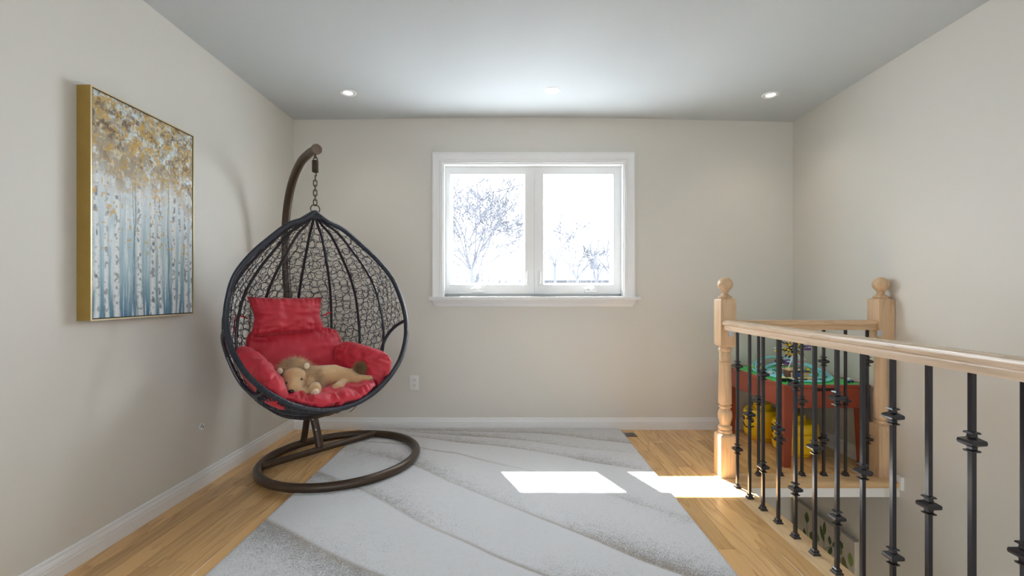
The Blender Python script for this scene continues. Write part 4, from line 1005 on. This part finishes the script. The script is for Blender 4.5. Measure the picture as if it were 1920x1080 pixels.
# ------------------------------------------------------------------ play table with toys
TX0, TX1, TY0, TY1, TZ = 1.675, 2.211, 2.790, 3.545, .510
tb = thing('play_table', 'red-brown wooden play table with a green top on the landing', 'table', ((TX0+TX1)/2, (TY0+TY1)/2, 0))
def tbp(m, name, mt, par=None, **k):
    o = m.build(name, mt, **k); o.parent = par or tb
    if par is None: o.location = (-(TX0+TX1)/2, -(TY0+TY1)/2, 0)
    return o
m = MB(); e = .018
m.bbox(TX0, TX1, TY0, TY0+e, TZ-.02, TZ, .003).bbox(TX0, TX1, TY1-e, TY1, TZ-.02, TZ, .003).bbox(TX0, TX0+e, TY0+e, TY1-e, TZ-.02, TZ, .003).bbox(TX1-e, TX1, TY0+e, TY1-e, TZ-.02, TZ, .003)
tbp(m, 'top_frame', M['table'])
tbp(MB().box(TX0+e, TX1-e, TY0+e, TY1-e, TZ-.018, TZ-.003), 'green_board', M['green'], smooth=False)
tbp(MB().bbox(TX0+.008, TX0+.026, TY0+.03, TY1-.03, TZ-.145, TZ-.02, .002), 'apron', M['table'])
tbp(MB().bbox(TX1-.026, TX1-.008, TY0+.03, TY1-.03, TZ-.145, TZ-.02, .002), 'apron', M['table'])
tbp(MB().bbox(TX0+.03, TX1-.03, TY1-.028, TY1-.010, TZ-.145, TZ-.02, .002), 'apron', M['table'])
dr = tbp(MB().bbox(TX0+.062, TX1-.062, TY0+.006, TY0+.024, TZ-.143, TZ-.040, .002).box(TX0+.062, TX0+.20, TY0+.006, TY0+.024, TZ-.041, TZ-.022).box(TX1-.20, TX1-.062, TY0+.006, TY0+.024, TZ-.041, TZ-.022), 'drawer', M['table'])
tbp(MB().box(TX0+.062, TX1-.062, TY0+.026, TY0+.03, TZ-.14, TZ-.022), 'drawer_box', M['darkgap'], smooth=False)
for x in (TX0+.008, TX1-.008):
    for y in (TY0+.006, TY1-.008):
        sx = 1 if x < 1.95 else -1; sy = 1 if y < 3.2 else -1; w0, w1 = .058, .042
        V = []
        for z, w_ in ((0, w1), (TZ-.02, w0)):
            for yy_ in ((0, w_) if sy > 0 else (-w_, 0)):
                for xx_ in ((0, w_) if sx > 0 else (-w_, 0)): V.append((x+xx_, y+yy_, z))
        tbp(MB().hexa(V), 'leg', M['table'], smooth=False)

# yellow head-shaped storage bins
def headbin(x, y, label, ang, s=1.0):
    t = thing('storage_bin', label, 'storage bin', (x, y, 0), 'yellow head-shaped storage bins'); t.rotation_euler = (0, 0, ang)
    R_ = .122*s
    pr = [(.0, .0), (.082, 0), (.086, .004), (.086, .020), (R_*.80, .024), (R_*.95, .034), (R_, .052), (R_, .125)]
    MB().lathe([(r_, z*s) for r_, z in pr]+[(R_, .150*s)], n=40).build('bin', M['yellow'], t)
    MB().lathe([(R_*.985, .150), (R_+.0015, .152), (R_+.0015, .158), (R_, .160), (R_, .195), (R_*.97, .212), (R_*.88, .224), (.078, .228), (.060, .229), (.060, .262), (.057, .266), (0, .266)], n=40).build('lid', M['yellow'], t)
    def onc(a_, z): return ((R_+.0008)*math.cos(a_), (R_+.0008)*math.sin(a_), z)
    for sg in (-1, 1):       # eyes, brows
        a_ = sg*.34
        ey_ = MB().tube([(R_*math.cos(a_)*.985, R_*math.sin(a_)*.985, .150), ((R_+.0025)*math.cos(a_), (R_+.0025)*math.sin(a_), .150)], .0150, 16).build('eye', M['black'], t)
        b_ = a_+.04; MB().tube([(R_*math.cos(b_), R_*math.sin(b_), .154), ((R_+.0032)*math.cos(b_), (R_+.0032)*math.sin(b_), .154)], .004, 10).build('eye_highlight', M['wplas'], ey_)
        MB().tube([onc(sg*.20, .181), onc(sg*.34, .188), onc(sg*.48, .182)], .0042, 5).build('eyebrow', M['black'], t)
    MB().tube([onc(q, .092+.020*(q/.45)**2) for q in np.linspace(-.45, .45, 13)], .0044, 5).build('mouth', M['black'], t)
headbin(1.905, 3.045, 'yellow head-shaped storage bin nearer the camera, behind the front table leg', math.radians(186), 1.11)
headbin(1.862, 3.36, 'yellow head-shaped storage bin farther back, by the back wall', math.radians(190), 1.04)

# toys on the board
G = TZ-.003
def toy(name, label, x, y, cat='toy', grp='building toys on the play table'): return thing(name, label, cat, (x, y, G), grp)
tk = toy('toy_track', 'light blue looping toy roller coaster track round the table edge', 1.945, 3.16)
def trackloop(rx, ry, zf, r=.0045, ph=0, n=90, cx_=0, cy_=0):
    qs = np.linspace(0, 2*PI, n, endpoint=False); return [(cx_+rx*math.cos(q)*(1+.06*math.cos(3*q+ph)), cy_+ry*math.sin(q)*(1+.05*math.sin(2*q+ph)), zf(q)) for q in qs]
m = MB(); sl_ = MB()
for rx, ry, zf, ph in ((.215, .300, lambda q: .010+.075*max(0, math.sin(q+.35))**1.5, 0), (.165, .235, lambda q: .012+.05*max(0, math.sin(q+.9))**1.5, 1.0), (.118, .19, lambda q: .012+.02*max(0, math.sin(q+2)), 2.0)):
    A1 = trackloop(rx, ry, zf, ph=ph); A2 = trackloop(rx-.022, ry-.022, zf, ph=ph); m.tube(A1, .006, 6, closed=True); m.tube(A2, .006, 6, closed=True)
    for k in range(0, 90, 2): sl_.tube([A1[k], A2[k]], .0040, 4)
m_ = m.build('rails', M['cyan'], tk); sl_.build('sleepers', M['cyan'], tk, kind='stuff')
m = MB()
for q in (.7, 1.2, 1.8, 2.4):
    x_, y_, z_ = .204*math.cos(q), .289*math.sin(q), .010+.075*max(0, math.sin(q+.35))**1.5; m.bbox(x_-.006, x_+.006, y_-.006, y_+.006, 0, z_, .001)
m.build('support', M['cyan'], tk)
# ferris wheel
fw = toy('toy_ferris_wheel', 'toy ferris wheel with small coloured gondolas, tallest toy on the table', 1.925, 3.10)
m = MB()
for sy in (-.028, .028):
    m.tube([(-.055, sy*1.3, .055), (0, sy, .19)], .004, 6).tube([(.055, sy*1.3, .055), (0, sy, .19)], .004, 6)
m.tube([(0, -.034, .19), (0, .034, .19)], .008, 10)
m.build('a_frame', M['wplas'], fw)
MB().bbox(-.07, .07, -.05, .05, 0, .010, .002).bbox(-.065, .065, -.044, .044, .010, .052, .003).build('platform', M['grey'], fw)
m = MB(); m2 = MB()
for sy in (-.020, .020):
    for k in range(8):
        q = k*PI/4+.2; m.tube([(0, sy, .19), (.075*math.cos(q), sy, .19+.075*math.sin(q))], .0042, 5)
        m2.bbox(.045*math.cos(q)-.007, .045*math.cos(q)+.007, sy-.006, sy+.006, .19+.045*math.sin(q)-.007, .19+.045*math.sin(q)+.007, .001)
m.build('spokes', M['black'], fw, kind='stuff'); m2.build('spoke_lamps', M['yellow'], fw, kind='stuff')
MB().tube([(0, -.037, .19), (0, -.026, .19)], .014, 14).build('hub', M['wplas'], fw)
for k, c in enumerate(('purple', 'teal', 'teal', 'yellow', 'purple', 'pink')):
    q = k*PI/3+.08; x_, z_ = .098*math.cos(q), .19+.098*math.sin(q)
    gd = MB().bbox(x_-.019, x_+.019, -.015, .015, z_-.020, z_-.006, .003).box(x_-.002, x_+.002, -.002, .002, z_-.008, z_+.008).build('gondola', M[c], fw)
    MB().bbox(x_-.022, x_+.022, -.017, .017, z_+.006, z_+.012, .002).build('canopy', M['wplas' if k % 2 else 'purple'], gd)
# little house / station
th_ = toy('toy_house', 'small brown and white toy house with a tan roof in front of the ferris wheel', 1.865, 2.985)
MB().bbox(-.062, .085, -.035, .035, 0, .008, .001).build('base_plate', M['tan'], th_)
MB().bbox(-.055, -.010, -.030, .030, .008, .062, .002).build('walls', M['brown'], th_)
MB().bbox(-.044, -.022, -.033, -.029, .020, .050, .001).build('window', M['wplas'], th_)
MB().box(-.0345, -.0315, -.0345, -.033, .020, .050).box(-.044, -.022, -.0345, -.033, .034, .037).build('window_bars', M['brown'], th_)
MB().bbox(-.008, .035, -.026, .030, .008, .050, .002).build('side_hall', M['blue'], th_)
MB().bbox(.037, .078, -.028, .028, .008, .052, .002).build('shop_front', M['tan'], th_)
MB().bbox(-.064, .020, -.036, .036, .062, .069, .002).bbox(-.045, .005, -.026, .026, .069, .075, .002).build('roof', M['tan'], th_)
MB().bbox(.018, .086, -.034, .034, .052, .058, .002).build('dark_roof', M['black'], th_)
for k in range(3): MB().tube([(.03+k*.022, -.025, .058), (.03+k*.022, -.025, .064)], .005, 10).build('stud', M['teal'], th_)
# train
tnn = toy('toy_train', 'yellow and black toy train along the front of the table', 1.815, 2.91)
for k in range(4):
    x_ = -.075+k*.060; y_ = .02*math.sin(k*.9)*-1+.01
    cr = MB().bbox(x_-.027, x_+.027, y_-.014, y_+.014, .008, .020, .002).build('carriage', M['black' if k < 3 else 'tan'], tnn)
    MB().bbox(x_-.024, x_+.024, y_-.013, y_+.013, .020, .028, .003).build('carriage_roof', M['paley' if k != 2 else 'tan'], cr)
    wm = MB()
    for dx_ in (-.016, .016): wm.tube([(x_+dx_, y_-.016, .007), (x_+dx_, y_+.016, .007)], .007, 10)
    wm.build('wheels', M['black'], cr)
def car(label, x, y, c1, c2, ang):
    t = toy('toy_car', label, x, y, 'toy car'); t.rotation_euler = (0, 0, ang)
    MB().bbox(-.026, .026, -.014, .014, .005, .014, .003).build('chassis', M[c2], t)
    MB().bbox(-.022, .010, -.013, .013, .014, .028, .004).bbox(.006, .024, -.012, .012, .014, .020, .003).build('cab', M[c1], t)
    MB().bbox(-.004, .011, -.0135, .0135, .018, .025, .002).build('windscreen', M['teal'], t)
    w = MB()
    for dx_ in (-.016, .016):
        for dy_ in (-.015, .012): w.tube([(dx_, dy_, .006), (dx_, dy_+.003, .006)], .006, 10)
    w.build('wheels', M['black'], t)
car('white and blue toy car at the right front corner of the table', 2.145, 2.885, 'wplas', 'blue', .3)
car('small white toy car on the left side of the table', 1.79, 3.12, 'wplas', 'pink', .2)
def toytree(label, x, y, c):
    t = toy('toy_tree', label, x, y, 'toy tree'); MB().tube([(0, 0, 0), (0, 0, .03)], .004, 8).build('trunk', M['brown'], t)
    MB().lathe([(.004, .024), (.016, .028), (.018, .036), (.013, .044), (.012, .046), (.009, .055), (.003, .062)], n=12).build('foliage', M[c], t)
toytree('small yellow toy tree on the left side of the table', 1.78, 3.21, 'yellow')
toytree('yellow toy tree right of the ferris wheel', 1.995, 3.05, 'yellow')
toytree('green toy tree behind the right bend of the track', 2.03, 3.10, 'green')
sg = toy('toy_billboard', 'tiny white billboard on a pole at the far left of the table', 1.81, 3.30, 'toy sign')
MB().tube([(0, 0, 0), (0, 0, .055)], .003, 6).build('pole', M['grey'], sg)
MB().bbox(-.020, .020, -.003, .003, .052, .082, .001).build('backing', M['black'], sg); MB().box(-.0185, .0185, -.0042, -.003, .058, .0805).build('panel', M['wplas'], sg)
o = toy('toy_block_tower', 'lime green toy block tower at the far left corner of the table', 1.755, 3.32, 'toy block')
MB().bbox(-.013, .013, -.013, .013, 0, .038, .002).build('block', M['lime'], o)
q = MB()
for dx_ in (-.006, .006):
    for dy_ in (-.006, .006): q.tube([(dx_, dy_, .038), (dx_, dy_, .0405)], .0035, 8)
q.build('studs', M['lime'], o)
for lab, x, y, c in (('white and brown toy figure inside the right bend of the track', 2.02, 2.95, 'wplas'), ('pink toy figure near the right bend of the track', 1.99, 2.99, 'pink'), ('yellow toy figure at the front left of the table', 1.755, 2.93, 'lime')):
    t = toy('toy_figure', lab, x, y, 'toy figure')
    MB().bbox(-.006, .006, -.004, .004, 0, .010, .001).build('legs', M['brown'], t); MB().bbox(-.007, .007, -.004, .004, .010, .021, .001).build('torso', M[c], t)
    MB().ball((0, 0, .0255), .0045, 10, 8).build('head', M['yellow'], t)
